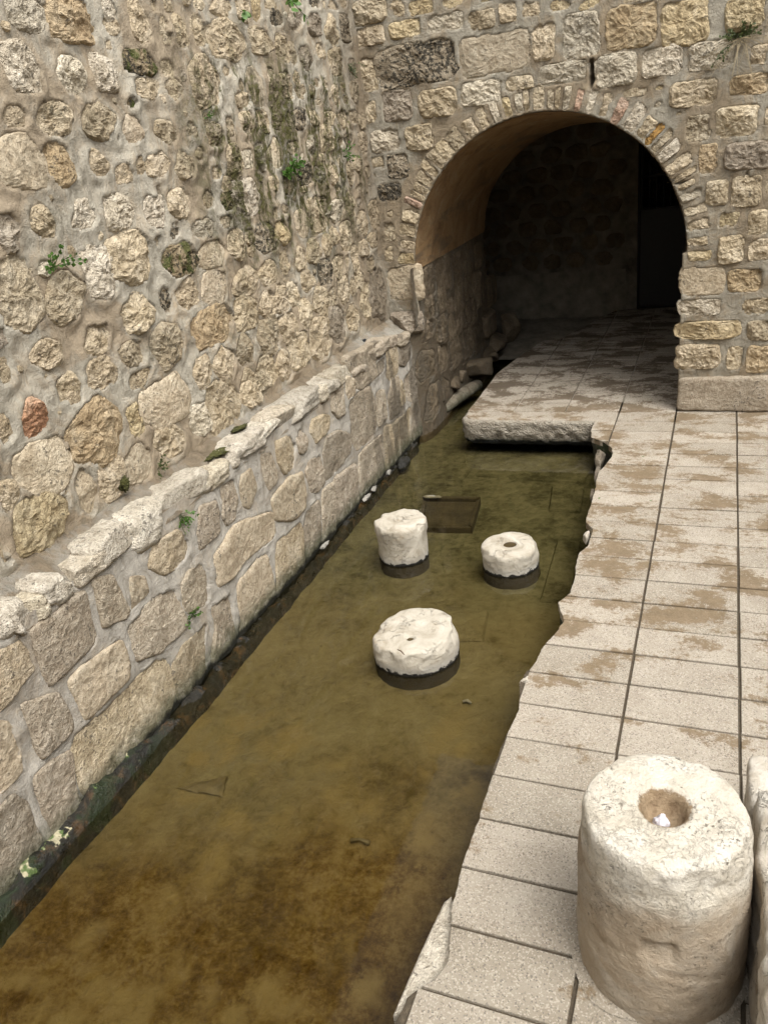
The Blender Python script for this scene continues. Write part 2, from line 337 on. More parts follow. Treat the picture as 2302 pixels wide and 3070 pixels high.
def outline_box(u,v,hw,hh,N,seed,e=None,jit=.10,K=None):
    rs=np.random.RandomState(seed); th=np.arange(N)*2*np.pi/N
    e=e or rs.uniform(2.6,4.5); K=K or rs.randint(6,10)
    ca=np.sort((np.arange(K)+rs.uniform(-.33,.33,K))*2*np.pi/K)
    if K==4:                                              # squared stone: corners on the diagonals
        d=math.atan2(hh,hw); ca=np.array([d,np.pi-d,np.pi+d,2*np.pi-d]); cx=np.array([hw,-hw,-hw,hw])*(1+rs.uniform(-.05,.04,4)); cy=np.array([hh,hh,-hh,-hh])*(1+rs.uniform(-.06,.04,4))
    else:
        R=(np.abs(np.cos(ca)/hw)**e+np.abs(np.sin(ca)/hh)**e)**(-1/e)*(1.06+rs.uniform(-1,1,K)*jit); cx,cy=R*np.cos(ca),R*np.sin(ca)
    Q=[];n=len(cx)
    for i in range(n):
        for t in np.linspace(0,1,9)[:-1]: Q.append((cx[i]*(1-t)+cx[(i+1)%n]*t,cy[i]*(1-t)+cy[(i+1)%n]*t))
    Q=np.array(Q)
    for _ in range(2 if K==4 else 3): Q=Q*.5+.25*(np.roll(Q,1,0)+np.roll(Q,-1,0))
    an=np.arctan2(Q[:,1],Q[:,0])%(2*np.pi); ra=np.hypot(Q[:,0],Q[:,1]); o=np.argsort(an)
    r=np.interp(th,an[o],ra[o],period=2*np.pi)
    P=np.stack([np.cos(th)*r+u,np.sin(th)*r+v,th*0+seed],1)
    r=r*(1+.10*fbm(P,14,3,.6,seed%97)+rs.uniform(-1,1,N)*.018)
    return u,v,th,r
def outline_poly(pts,N,seed,rnd_=.35,jit=.03):
    P=np.array(pts,float).reshape(-1,2); c=P.mean(0); rs=np.random.RandomState(seed)
    Q=[]
    n=len(P)
    for i in range(n):                                   # soften the corners, then resample by angle
        a,b=P[i],P[(i+1)%n]
        for t in np.linspace(0,1,13)[:-1]: Q.append(a*(1-t)+b*t)
    Q=np.array(Q)
    for _ in range(2): Q=Q*.5+.25*(np.roll(Q,1,0)+np.roll(Q,-1,0))
    d=Q-c; an=np.arctan2(d[:,1],d[:,0]); ra=np.hypot(d[:,0],d[:,1]); o=np.argsort(an); an,ra=an[o],ra[o]
    th=np.arange(N)*2*np.pi/N; r=np.interp((th+np.pi)%(2*np.pi)-np.pi,an,ra,period=2*np.pi)
    r=r*(1+rs.uniform(-1,1,N)*jit*.5+jit*np.cos(5*th+rs.uniform(0,6)))
    return c[0],c[1],th,r
def stone_obj(name,fr,ol,H,mat,parent,seed,rough=.006,facets=4,sink=.035,p=5,smooth=False):
    u0,v0,th,r=ol; N=len(th); rs=np.random.RandomState(seed+99); size=r.mean()
    ts=[1.03,1.0,.975,.94,.89,.82,.74,.65,.55,.44,.32,.2,.09] if size>.045 else [1.03,1.0,.95,.87,.76,.62,.45,.27,.1]
    U=[];V=[];Hh=[];
    for t in ts: U.append(t*r*np.cos(th));V.append(t*r*np.sin(th));Hh.append(np.full(N,t))
    U=np.concatenate(U+[[0]]);V=np.concatenate(V+[[0]]);T=np.concatenate(Hh+[[0]])
    h=H*(1-np.minimum(T,1)**p)
    for _ in range(facets):                              # broken faces
        a=rs.uniform(0,6.28);sl=rs.uniform(.1,.55)*H/size*1.5; off=rs.uniform(.75,1.15)*H
        h=np.minimum(h,off-sl*((U-rs.uniform(-.3,.3)*size)*np.cos(a)+(V-rs.uniform(-.3,.3)*size)*np.sin(a)))
    P=np.stack([U+u0,V+v0,h*1.5+seed*.37],1)
    cre=np.clip(.16-np.abs(fbm(P,8,3,.55,5)),0,1)/.16
    h=h+np.clip((1.03-T)*7,0,1)*rough*(1.7*fbm(P,6,2,.5,3)-.45*cre+1.3*fbm(P,17,3,.6,7)+1.2*fbm(P,45,3,.65,9))
    h[:N]=-sink
    P3=fr.p(U+u0,V+v0,h); c=fr.p(np.array([u0]),np.array([v0]),np.array([0.]))[0]
    f=gridfaces(N,len(ts),True); k=len(ts); f+=[((k-1)*N+i,(k-1)*N+(i+1)%N,k*N) for i in range(N)]
    if fr.flip(): f=[q[::-1] for q in f]
    o=link(name,mesh(name,P3-c,f),mat,parent,smooth); o.location=c; return o
def mortar_obj(name,fr,u0,u1,v0,v1,st,ols,mat,parent,amp=.012,collar=.012,level=0.,arch=None,holes=(),back=.06,edge=None,seed=3):
    us=np.arange(u0,u1+st*.5,st);vs=np.arange(v0,v1+st*.5,st);nu,nv=len(us),len(vs)
    UU,VV=np.meshgrid(us,vs);U,V=UU.ravel().copy(),VV.ravel().copy()
    sdm=np.full(len(U),9.)
    for (a,b,th,r) in ols:
        R=r.max()+.09
        i0,i1=np.searchsorted(us,[a-R,a+R]);j0,j1=np.searchsorted(vs,[b-R,b+R])
        if i1<=i0 or j1<=j0: continue
        idx=(np.arange(j0,j1)[:,None]*nu+np.arange(i0,i1)[None]).ravel()
        du,dv=U[idx]-a,V[idx]-b;d=np.hypot(du,dv);rr_=np.interp(np.arctan2(dv,du)%(2*np.pi),th,r,period=2*np.pi)
        sdm[idx]=np.minimum(sdm[idx],d-rr_)
    P=np.stack([U,V,np.full(len(U),seed*1.7)],1)
    h=level+amp*fbm(P,5,4,.55,seed)*1.6+amp*.5*fbm(P*np.array([1,2.2,1]),16,3,.6,seed+4)
    h+=collar*np.exp(-(np.maximum(np.abs(sdm)-.004,0)/.032)**2)*(.75+1.2*vn(P*8,seed+8))
    h=np.where(sdm<-.020,-.02,h)
    for (hu,hv,hw,hh,dp) in holes:
        k=np.clip(1.35-((np.abs(U-hu)/hw)**4+(np.abs(V-hv)/hh)**4),0,1); h-=dp*k
    keep=np.ones(len(U),bool)
    if arch:
        ax,az,ar,hw0,hw1=arch; hw0=np.where(V<.80,hw0-.115,hw0)
        ins=((np.hypot(U-ax,V-az)<ar)&(V>=az))|((V<az)&(U>hw0)&(U<hw1)); keep=~ins
        d=np.hypot(U-ax,V-az)+1e-9
        near=ins&(V>=az); s_=ar/d
        U2=np.where(near,ax+(U-ax)*s_,np.where(ins,np.where(U-hw0<hw1-U,hw0,hw1),U)); V2=np.where(near,az+(V-az)*s_,V)
    f=np.array(gridfaces(nu,nv))
    if arch:
        kf=keep[f].any(1); f=f[kf]; U,V=U2,V2
        ed=np.zeros(len(U),bool); ed[np.unique(f)]=1; h=np.where(ed&~keep,np.minimum(h,-.006),h)
    if edge is not None:
        ok=edge(U,V); f=f[ok[f].any(1)]
    us_=np.unique(f); mp=-np.ones(len(U),int); mp[us_]=np.arange(len(us_))
    f=mp[f]
    if fr.flip(): f=f[:,::-1]
    return link(name,mesh(name,fr.p(U[us_],V[us_],h[us_]),f),mat,parent)
def lump(name,c,size,mat,parent=None,seed=0,amp=.25,seg=24,e=2.6,flat=0.,rough=.05,rot=0,chop=0):
    nv=seg//2+1; V=[]
    for j in range(nv):
        ph=-math.pi/2+math.pi*j/(nv-1)
        for i in range(seg):
            t=2*math.pi*i/seg; V.append((math.cos(ph)*math.cos(t),math.cos(ph)*math.sin(t),math.sin(ph)))
    V=np.array(V); k=(np.abs(V)**e).sum(1)**(-1/e); S_=np.array(size)
    Q=V*k[:,None]; n=1+amp*fbm(Q+seed*3.1,1.6,3,.55,seed)+rough*fbm(Q+seed,7,3,.6,seed+3)
    Q=Q*n[:,None]
    rs=np.random.RandomState(seed)
    for _ in range(chop):                                    # knock flat faces off
        d=rs.normal(size=3); d/=np.linalg.norm(d); l=rs.uniform(.62,.85); q=Q@d; Q=Q-np.outer(np.maximum(q-l,0),d)
    Q=Q*S_
    if rot: cr,sr=math.cos(rot),math.sin(rot); Q=np.stack([Q[:,0]*cr-Q[:,1]*sr,Q[:,0]*sr+Q[:,1]*cr,Q[:,2]],1)
    o=link(name,mesh(name,Q,gridfaces(seg,nv,True)),mat,parent); o.location=c; return o
def revolve(name,prof,seg,mat,parent=None,disp=None,loc=(0,0,0)):
    V=[]
    for (r,z) in prof:
        for i in range(seg): t=2*math.pi*i/seg; V.append((r*math.cos(t),r*math.sin(t),z))
    V=np.array(V)
    if disp: V=disp(V,np.repeat(np.arange(len(prof)),seg))
    f=gridfaces(seg,len(prof),True); f.append(tuple((len(prof)-1)*seg+i for i in range(seg)))
    o=link(name,mesh(name,V,f),mat,parent); o.location=loc; return o
def tube(pts,rad,seg=6):
    pts=[Vector(p) for p in pts]; V=[];F=[]
    for i,p in enumerate(pts):
        d=(pts[min(i+1,len(pts)-1)]-pts[max(i-1,0)]).normalized(); a=d.orthogonal().normalized(); b=d.cross(a)
        r=rad[i] if hasattr(rad,'__len__') else rad
        for k in range(seg): t=2*math.pi*k/seg; V.append(p+(a*math.cos(t)+b*math.sin(t))*r)
    F=gridfaces(seg,len(pts),True); F+= [tuple(range(seg))[::-1],tuple((len(pts)-1)*seg+k for k in range(seg))]
    return V,F
def prism(name,poly,z0,z1,mat,parent=None,bev=0.0,loc=None,smooth=False,jit=0,seed=0):
    """extruded outline with a bevelled top edge"""
    P=np.array(poly,float); n=len(P); ar=.5*np.sum(P[:,0]*np.roll(P[:,1],-1)-np.roll(P[:,0],-1)*P[:,1])
    if ar<0: P=P[::-1]
    e=np.roll(P,-1,0)-P; nn=np.stack([e[:,1],-e[:,0]],1); nn/=np.linalg.norm(nn,axis=1)[:,None]+1e-9; m=nn+np.roll(nn,1,0); m/=np.linalg.norm(m,axis=1)[:,None]+1e-9
    I=P-m*bev
    V=[(*p,z0) for p in P]+[(*p,z1-bev) for p in P]+[(*p,z1) for p in I]
    f=[tuple(range(2*n,3*n)),tuple(range(n))[::-1]]+[(k*n+i,k*n+(i+1)%n,(k+1)*n+(i+1)%n,(k+1)*n+i) for k in (0,1) for i in range(n)]
    V=np.array(V,float)
    if loc is not None: V=V-np.array(loc)
    o=link(name,mesh(name,V,f),mat,parent,smooth)
    if loc is not None: o.location=loc
    return o
# ------------------------------------------------------------------ masonry surveyed in wall coordinates (mm): along, up, half width, half height, kind
UP=[(-3878,3279,119,62,'w'),(-3591,3274,144,88,'o'),(-3264,3336,60,46,'w'),(-3275,3265,66,39,''),(-3021,3288,82,104,''),(-2800,3304,45,40,''),(-2807,3232,51,35,''),(-2656,3262,65,82,''),(-4005,3052,100,94,'w'),(-3688,3028,99,78,'w'),(-3439,3041,82,93,'w'),(-3103,3102,150,59,'m'),(-3094,2972,127,52,''),(-2844,3073,63,44,''),(-2827,2972,93,54,''),(-4134,2859,74,43,''),(-3888,2843,122,70,''),(-3569,2818,149,81,''),(-3300,2775,101,63,'s'),(-2999,2748,97,61,''),(-2774,2839,30,16,''),(-2747,2754,50,41,''),(-4174,2668,137,106,'s'),(-3932,2645,81,94,'o'),(-3658,2628,82,58,''),(-3467,2565,79,49,''),(-3320,2589,47,53,''),(-3149,2589,100,55,''),(-2895,2570,97,70,''),(-3273,2910,45,31,'m'),(-2383,3428,76,27,''),(-2150,3433,96,47,''),(-2036,3441,28,51,''),(-1858,3448,98,72,''),(-1668,3462,48,71,'y'),(-1466,3497,92,38,''),(-1436,3422,111,46,'d'),(-997,3554,67,22,''),(-727,3564,113,31,'d'),(-389,3578,112,36,''),(-161,3603,59,37,''),(-1108,3436,169,74,'g'),(-781,3418,113,70,'g'),(-481,3387,112,97,''),(-195,3411,108,105,'d'),(-2449,3279,76,79,''),(-2145,3256,218,103,''),(-1705,3262,153,69,''),(-1416,3223,97,80,''),(-1232,3208,65,67,''),(-1039,3183,99,77,'g'),(-760,3247,63,52,''),(-686,3217,43,32,''),(-459,3166,115,92,''),(-2477,3016,150,127,''),(-2218,3071,57,30,''),(-1887,2979,95,109,'s'),(-2074,2992,52,41,''),(-2069,2910,83,45,''),(-1623,3045,51,58,''),(-1597,2957,52,63,''),(-1423,2994,91,90,''),(-1238,3041,57,46,''),(-1203,2956,87,47,''),(-897,3020,52,36,''),(-904,2886,53,25,''),(-742,3005,44,37,''),(-570,2955,69,47,''),(-552,2878,58,26,''),(-409,2980,48,39,''),(-176,2945,89,71,''),(-368,2893,49,35,''),(-1871,2771,99,69,''),(-1637,2760,79,53,''),(-2078,2770,69,63,''),(-1464,2767,55,58,''),(-1295,2762,107,71,'d'),(-1031,2770,94,57,''),(-742,2762,124,51,''),(-469,2746,96,66,''),(-255,2758,101,50,''),(-88,2717,66,60,''),(-2568,2805,39,39,''),(-2506,2711,95,63,''),(-2312,2744,58,65,''),(-2707,2733,32,35,''),(-1134,2577,93,66,'w'),(-842,2613,122,81,''),(-603,2575,71,40,''),(-430,2584,99,50,'d'),(-134,2551,80,80,''),(-1753,2572,113,88,'s'),(-1968,2563,66,89,'w'),(-2140,2552,55,65,'w'),(-2337,2551,81,98,''),(-2703,2616,39,39,''),(-1469,2579,85,48,''),(-1345,2392,130,70,'d'),(-1086,2363,97,60,'w'),(-844,2360,92,75,''),(-648,2317,48,27,''),(-492,2341,75,92,''),(-289,2372,79,71,''),(-2577,2500,62,41,''),(-1850,2364,61,50,''),(-1636,2336,102,56,''),(-1384,2288,120,25,''),(-752,2227,71,27,''),(-312,2194,106,29,''),(-2475,2422,57,46,''),(-4152,2406,73,71,''),(-4363,2379,70,76,'g'),(-3868,2403,82,64,'w'),(-3593,2380,102,85,'w'),(-3275,2348,105,75,'w'),(-3030,2357,120,72,''),(-3130,2213,59,30,'d'),(-3129,2259,47,16,''),(-3862,2121,106,118,'w'),(-3587,2132,178,121,''),(-3316,2195,45,32,''),(-3163,2059,162,87,'m'),(-4440,2118,119,159,''),(-4216,2203,39,35,'w'),(-4143,2055,133,108,''),(-3639,1858,121,97,''),(-3364,1855,64,71,'d'),(-3145,1863,112,87,''),(-4013,1805,124,71,''),(-4375,1832,106,69,''),(-3776,1652,93,66,''),(-3461,1619,140,118,''),(-4641,1826,38,71,''),(-4040,1632,103,76,''),(-4415,1729,24,17,''),(-3772,1510,106,44,''),(-4301,1633,76,61,''),(-3197,1641,32,47,''),(-2718,2349,74,48,''),(-2494,2318,79,57,'m'),(-2239,2320,180,104,'w'),(-2583,2204,93,36,''),(-2847,2193,118,52,'w'),(-2798,2032,150,75,'s'),(-2500,2042,112,97,''),(-2306,2065,56,46,''),(-2310,1974,48,35,''),(-2116,2029,127,95,'d'),(-1869,2037,118,81,'y'),(-1522,2052,109,89,'s'),(-1917,2168,61,36,''),(-1751,2180,64,36,''),(-1228,2066,161,123,''),(-883,2059,176,87,'w'),(-585,2080,88,94,''),(-379,1890,121,89,''),(-14,1934,146,102,''),(-1884,1830,74,75,''),(-1623,1810,85,82,''),(-1372,1821,117,85,''),(-1152,1827,67,78,''),(-973,1878,70,70,''),(-764,1857,111,109,''),(-385,1681,110,66,''),(-629,1671,78,79,''),(-161,1718,115,62,''),(-1244,1635,123,93,'d'),(-978,1634,120,86,''),(-789,1649,38,44,''),(-2144,1802,129,81,''),(-2461,1791,173,82,''),(-2863,1834,138,95,'s'),(-1568,1633,124,80,''),(-1848,1575,77,96,''),(-2051,1584,91,98,''),(-2253,1587,112,83,''),(-2559,1600,149,99,''),(-2946,1608,243,101,'o'),(-1420,1429,110,117,''),(-1712,1412,112,100,''),(-945,1424,124,99,''),(-758,1415,52,70,''),(-625,1460,80,86,''),(-1176,1414,82,67,''),(-1168,1177,156,139,'g'),(-505,1260,111,147,''),(-224,1242,163,217,'g'),(-834,1167,117,103,''),(-2001,1374,133,97,''),(-2306,1382,156,114,''),(-2658,1368,102,105,''),(-2913,1353,138,106,''),(-1889,1155,160,115,''),(-1506,1165,177,153,''),(-2170,1127,112,103,''),(-2429,1152,138,99,''),(-2687,1171,88,67,''),(-3177,1370,100,91,''),(-616,1559,66,50,''),(-297,1533,85,62,''),(-3587,1311,222,119,'s'),(-4572,1571,84,79,'r'),(-4203,1354,194,153,'o'),(-3882,1309,63,93,'y'),(-3650,1099,148,108,''),(-4749,1585,49,74,''),(-4593,1315,171,117,'s'),(-4390,1096,68,120,'s'),(-4187,1086,107,117,''),(-3963,1074,117,96,'s'),(-4846,1295,54,77,''),(-4730,1078,169,127,'y'),(-4410,1544,21,15,''),(-4400,1624,20,18,''),(-4273,1570,48,37,''),(-4986,1045,18,62,''),(-4520,1150,25,19,''),(-3044,1101,188,145,''),(-3320,1104,93,93,'w'),(-2672,1075,122,85,'')]
PAR=[(-4714,766,-4583,716,-4545,487,-4590,473,-4740,515,-4731,600),(-4471,643,-4372,592,-4371,496,-4528,483),(-4802,739,-4821,492,-5033,464,-5140,470,-5157,536,-5142,624,-5143,759,-4969,746,-4922,781),(-5218,748,-5200,684,-5201,589,-5411,538,-5473,545,-5372,777),(-4313,430,-4190,377,-4155,148,-4222,128,-4413,132,-4585,200,-4580,310,-4591,400),(-4663,368,-4663,204,-4702,157,-5016,152,-5031,393,-4948,414),(-5124,382,-5104,203,-5128,166,-5321,172,-5325,232,-5319,431,-5310,470),(-4493,95,-4428,15,-4427,-176,-4572,-310,-4892,-299,-5087,-267,-5165,-160,-5132,59,-5073,97,-4933,98,-4699,94),(-5180,62,-5233,-160,-5213,-273,-5248,-316,-5405,-259,-5419,-199,-5417,-51,-5400,92,-5379,107,-5282,103),(-5466,503,-5411,444,-5403,351,-5431,206,-5549,188,-5593,210),(-5523,121,-5483,17,-5489,-184,-5655,-314,-5754,-254,-5780,-222,-5643,96,-5594,115),(-3992,22,-4055,-72,-4110,-241,-4204,-283,-4341,-288,-4391,-265,-4347,-14,-4239,23),(-3686,40,-3747,-223,-3746,-297,-4012,-260,-3993,-177,-3920,-61,-3905,75),(-3202,61,-3212,-273,-3253,-334,-3641,-333,-3680,-278,-3570,76,-3351,91),(-3884,386,-3864,243,-3905,142,-4099,191,-4139,241,-4106,380,-4010,410),(-2710,45,-2683,-38,-2792,-328,-3155,-446,-3223,-392,-3093,-8,-3026,77),(-2358,78,-2438,-197,-2575,-340,-2792,-379,-2677,-21,-2582,77),(-3052,319,-3077,168,-3116,153,-3438,185,-3613,153,-3757,179,-3735,367,-3602,394,-3482,448),(-3777,716,-3621,688,-3619,591,-3660,490,-3868,489,-3867,583,-3821,637),(-4027,689,-3970,629,-3956,545,-4023,496,-4220,517,-4304,625,-4237,712,-4088,706),(-3375,719,-3397,590,-3463,497,-3561,497,-3586,575,-3539,657,-3530,748),(-3174,705,-3148,575,-3277,482,-3347,532,-3340,662,-3290,714),(-2888,703,-2870,529,-2917,497,-3020,490,-3044,597,-3017,748),(-2604,722,-2550,620,-2630,507,-2760,499,-2824,607,-2801,755),(-2437,721,-2366,602,-2430,535,-2519,553,-2533,667),(-2538,402,-2540,242,-2593,151,-2752,133,-2981,239,-2986,404,-2728,440),(-2215,409,-2211,190,-2345,171,-2449,219,-2468,381,-2410,432),(-2059,691,-1951,633,-2002,554,-2242,531,-2300,648,-2235,716),(-1842,874,-1640,810,-1680,566,-1813,583,-1894,671),(-1557,843,-1434,785,-1425,671,-1557,644,-1602,719),(-1467,963,-808,922,-738,796,-781,669,-1279,654,-1386,709,-1421,821),(-1140,599,-1072,480,-1129,238,-1198,198,-1541,202,-1602,311,-1548,600,-1338,632),(-816,482,-838,243,-1050,220,-1054,452,-999,531),(-648,890,-377,795,-427,551,-651,530,-715,605),(-302,831,-51,800,-51,591,-233,551,-381,594),(-623,521,-444,499,-457,365,-488,177,-764,194,-760,386),(55,490,150,340,93,161,-126,148,-274,222,-312,412),(-393,461,-317,296,-345,211,-477,209,-464,344),(40,765,294,675,285,533,134,515,-20,583),(-1831,470,-1639,346,-1703,235,-1954,195,-2175,200,-2146,396,-2065,500),(-1001,111,-977,10,-1060,-235,-1571,-178,-1569,-24,-1516,127,-1328,138),(-672,102,-214,93,-326,-248,-760,-256,-1005,-247,-899,152),(-168,126,265,117,201,-207,76,-238,-284,-227),(-2043,133,-1633,81,-1703,-259,-2114,-316,-2146,-151),(-2288,123,-2064,102,-2209,-299,-2422,-301)]
TUNP=[(144,219,492,210,398,-94,179,-159,-4,-131),(532,210,782,67,735,-90,479,-96),(84,610,431,527,397,289,16,284,-43,326,-13,532),(514,541,862,473,744,223,426,255)]
TUN=[(443,1221,182,172,'o'),(943,1211,276,193,'o'),(1428,1200,187,136,''),(1814,1198,200,168,''),(2298,1158,191,147,''),(416,950,195,104,''),(777,944,168,126,''),(1046,834,134,85,''),(1392,917,177,153,''),(1776,893,203,145,''),(2139,876,163,121,''),(279,763,173,98,''),(697,683,190,148,''),(1025,615,124,140,''),(1404,631,206,171,''),(1844,584,224,157,''),(2138,676,165,123,''),(1049,311,221,172,'s'),(1548,272,255,179,'s'),(2038,215,237,172,'s'),(2702,631,334,182,'r')]
END=[(-2561,3535,162,88,''),(-2299,3523,60,60,''),(-2093,3494,111,56,'y'),(-1823,3480,113,34,'y'),(-1561,3458,110,17,'y'),(-2581,3360,130,67,''),(-2254,3359,136,62,'y'),(-1902,3356,152,60,'w'),(-1596,3325,111,63,''),(-1375,3344,69,71,''),(-1191,3335,72,53,''),(-2622,3073,75,126,''),(-2197,3096,335,145,'d'),(-1497,3066,284,135,'s'),(-1100,3089,89,122,''),(-2646,2782,50,87,''),(-2400,2799,140,119,'g'),(-2028,2779,170,103,''),(-1639,2802,168,86,'w'),(-1314,2830,116,49,''),(-2544,2539,138,89,'w'),(-2222,2527,125,97,''),(-2667,2377,66,41,''),(-965,3319,93,40,'y'),(-746,3297,96,35,'y'),(-805,3091,134,146,'w'),(-427,3096,182,137,'o'),(-43,3062,160,138,'y'),(370,3048,125,105,'y'),(-951,2853,186,71,'w'),(-541,2819,152,111,'w'),(-193,2829,141,99,'w'),(159,2818,158,93,'w'),(486,2774,58,65,''),(-403,2641,96,28,''),(-213,2644,44,23,'y'),(33,2579,178,87,''),(427,2581,142,67,'o'),(-221,2533,35,28,'w'),(-60,2451,34,24,''),(82,2330,88,90,''),(359,2343,141,102,''),(576,2353,18,64,''),(-2650,2367,75,47,''),(-2448,2321,103,93,'d'),(-2690,2265,30,26,''),(-2555,2109,115,70,'d'),(-2579,1917,36,31,''),(-2600,1757,56,86,''),(-2633,1548,47,61,''),(-2619,1612,31,17,''),(-2510,1276,161,148,'s'),(167,2096,69,109,'o'),(457,2089,163,94,'g'),(243,1836,79,93,''),(461,1828,104,104,''),(343,1627,82,56,'y'),(558,1583,71,91,''),(376,1385,96,101,''),(592,1370,84,80,''),(500,1132,128,90,'o'),(172,1144,163,113,'s'),(607,1839,12,56,''),(156,926,163,65,'w'),(237,726,247,72,'y'),(600,912,100,66,''),(630,712,88,80,''),(157,495,171,103,''),(455,476,63,108,''),(642,459,92,113,'o'),(396,150,391,161,'b')]
VO=[(174.8,112,'y'),(169.3,81,''),(163.4,110,''),(158.0,109,''),(152.4,59,'p'),(149.3,49,''),(146.4,68,''),(142.4,86,''),(138.1,76,''),(133.3,103,''),(129.1,122,''),(123.3,131,''),(116.6,118,''),(110.8,85,''),(105.7,63,'w'),(101.1,77,'y'),(96.4,61,'w'),(93.7,46,''),(89.2,100,''),(84.8,55,''),(82.3,41,''),(79.0,56,'w'),(74.6,54,'p'),(70.2,69,'w'),(65.1,84,''),(59.7,84,'p'),(54.0,113,'w'),(48.6,102,''),(45.1,61,'k'),(41.5,61,''),(37.2,91,'w'),(31.6,97,''),(27.4,45,''),(24.1,46,''),(20.1,72,'w'),(14.8,78,''),(9.5,92,''),(3.7,73,''),(-1.4,86,'y')]
CAP=[(-4513,926,195,94),(-4202,857,208,135),(-4706,884,169,85),(-4954,956,97,44),(-3839,872,237,119),(-3519,860,146,90),(-3108,899,211,90),(-2881,921,201,75),(-2672,904,215,99),(-2355,935,375,98),(-1841,940,162,52),(-1612,957,229,48),(-726,943,227,48),(-224,823,257,45),(-5078,870,86,78),(-4914,870,77,41),(-5213,864,37,49)]
WL=-.27
# ------------------------------------------------------------------ setting: pool bed and water
def sheet(name,x0,x1,y0,y1,st,zf,mat,parent=None):
    xs=np.arange(x0,x1+st/2,st);ys=np.arange(y0,y1+st/2,st);X,Y=np.meshgrid(xs,ys);P=np.stack([X.ravel(),Y.ravel(),0*X.ravel()],1)
    P[:,2]=zf(P); return link(name,mesh(name,P,gridfaces(len(xs),len(ys))),mat,parent)
bed=sheet('pool_bed',-2.75,.1,-9,4.6,.05,lambda P:-.37+.014*fbm(P,2.2,4,.5,2)+.02*np.clip((-2.2-P[:,0])*3,0,1),M['bed']); tag(bed,kind='structure')
water=sheet('water',-2.72,.0,-9,4.5,.5,lambda P:0*P[:,0]+WL,M['water']); tag(water,kind='structure')
for i,pl in enumerate([[(-.96,-.95),(-.68,-.92),(-.64,-1.43),(-.90,-1.42)],[(-1.70,-.76),(-1.35,-.80),(-.70,-.86),(-.66,-.35),(-1.72,-.32)],[(-.74,-1.92),(-.56,-1.90),(-.50,-2.75),(-.70,-2.78)],[(-1.36,-3.05),(-1.0,-2.98),(-.95,-3.3),(-1.3,-3.38)],[(-2.1,-.5),(-1.78,-.5),(-1.8,-1.0),(-2.15,-1.0)]]):
    prism('flagstone',pl,-.45,-.345-.004*(i%3),M['bed'],bed,.015)
# ------------------------------------------------------------------ walkway
EDGE=np.array([(9,-.69),(-.25,-.69),(-.5,-.69),(-.66,-.66),(-.76,-.53),(-.9,-.46),(-1.08,-.43),(-1.42,-.50),(-1.8,-.48),(-2.28,-.465),(-2.38,-.40),(-2.62,-.40),(-2.72,-.45),(-3.04,-.42),(-3.22,-.42),(-3.32,-.47),(-3.42,-.44),(-3.51,-.40),(-3.62,-.42),(-3.8,-.47),(-3.96,-.485),(-4.0,-.515),(-4.1,-.515),(-4.3,-.485),(-4.53,-.50),(-5.02,-.495),(-5.42,-.48),(-5.5,-.455),(-5.63,-.43),(-5.71,-.45),(-5.77,-.515),(-5.89,-.535),(-6.5,-.53),(-9,-.53)])[::-1]
def edge_x(y):
    y=np.atleast_1d(np.array(y,float)); P=np.stack([y*0,y,y*0],1)
    return np.interp(y,EDGE[:,0],EDGE[:,1])+.010*fbm(P,9,3,.6,31)+.004*fbm(P,45,2,.6,32)
SLE=np.array([(-.25,-1.965),(.2,-1.966),(1.27,-1.985),(1.7,-1.927),(2.1,-1.86),(2.68,-1.74),(2.70,-1.545),(3.17,-1.39),(4.14,-1.06),(4.27,-.85)])
def slab_x(y):
    y=np.atleast_1d(np.array(y,float)); P=np.stack([y*0,y,y*0],1); return np.interp(y,SLE[:,0],SLE[:,1])+.006*fbm(P,8,2,.6,41)
ys=np.arange(-9,.3,.03); zs=np.array([-.012,-.035,-.06,-.10,-.14,-.18,-.22,-.26,-.32,-.42,-.6])
X,Z=np.meshgrid(edge_x(ys),zs); Y,_=np.meshgrid(ys,zs); P=np.stack([X.ravel(),Y.ravel(),Z.ravel()],1)
dz=np.clip((-P[:,2]-.02)*9,0,1); P[:,0]+=dz*(.02+.045*fbm(P,7,4,.6,51))
nside=len(P); top=np.array([[edge_x(ys[-1])[0],.3,-.012],[1.9,.3,-.012],[1.9,-9,-.012]])
V=np.concatenate([P,top]); f=gridfaces(len(ys),len(zs)); nf=len(f)
f.append(tuple(range(len(ys)))+(nside+1,nside+2))
me=mesh('pavement',V,f); me.materials.append(M['base']); me.materials.append(M['earth']); pav=link('pavement',me,None); me.polygons[nf].material_index=1; me.polygons[nf].use_smooth=False
tag(pav,kind='structure')
tn=[0]
def tile(x0,x1,y0,y1,parent,clip=None,zt=0.0):
    gx,gy=.0065,.0064
    jx,jy=rnd.uniform(-.002,.002),rnd.uniform(-.002,.002)
    a,b,c,d=x0+gx+jx,x1-gx+jx,y0+gy+jy,y1-gy+jy
    if clip is None: poly=[(a,c),(b,c),(b,d),(a,d)]
    else:
        yy=np.arange(c,d+.004,.016); xx=np.maximum(clip(yy),a)
        if (xx>b-.05).all(): return
        xx=np.minimum(xx,b-.02); poly=[(b,c),(b,d)]+list(zip(xx,yy))[::-1]
    cx,cy=(a+b)/2,(c+d)/2; z=zt+rnd.uniform(-.0018,.0018)
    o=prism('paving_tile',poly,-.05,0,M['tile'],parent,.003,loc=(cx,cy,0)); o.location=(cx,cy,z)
    o.rotation_euler=(rnd.uniform(-.004,.004),rnd.uniform(-.003,.003),rnd.uniform(-.0015,.0015)); tn[0]+=1
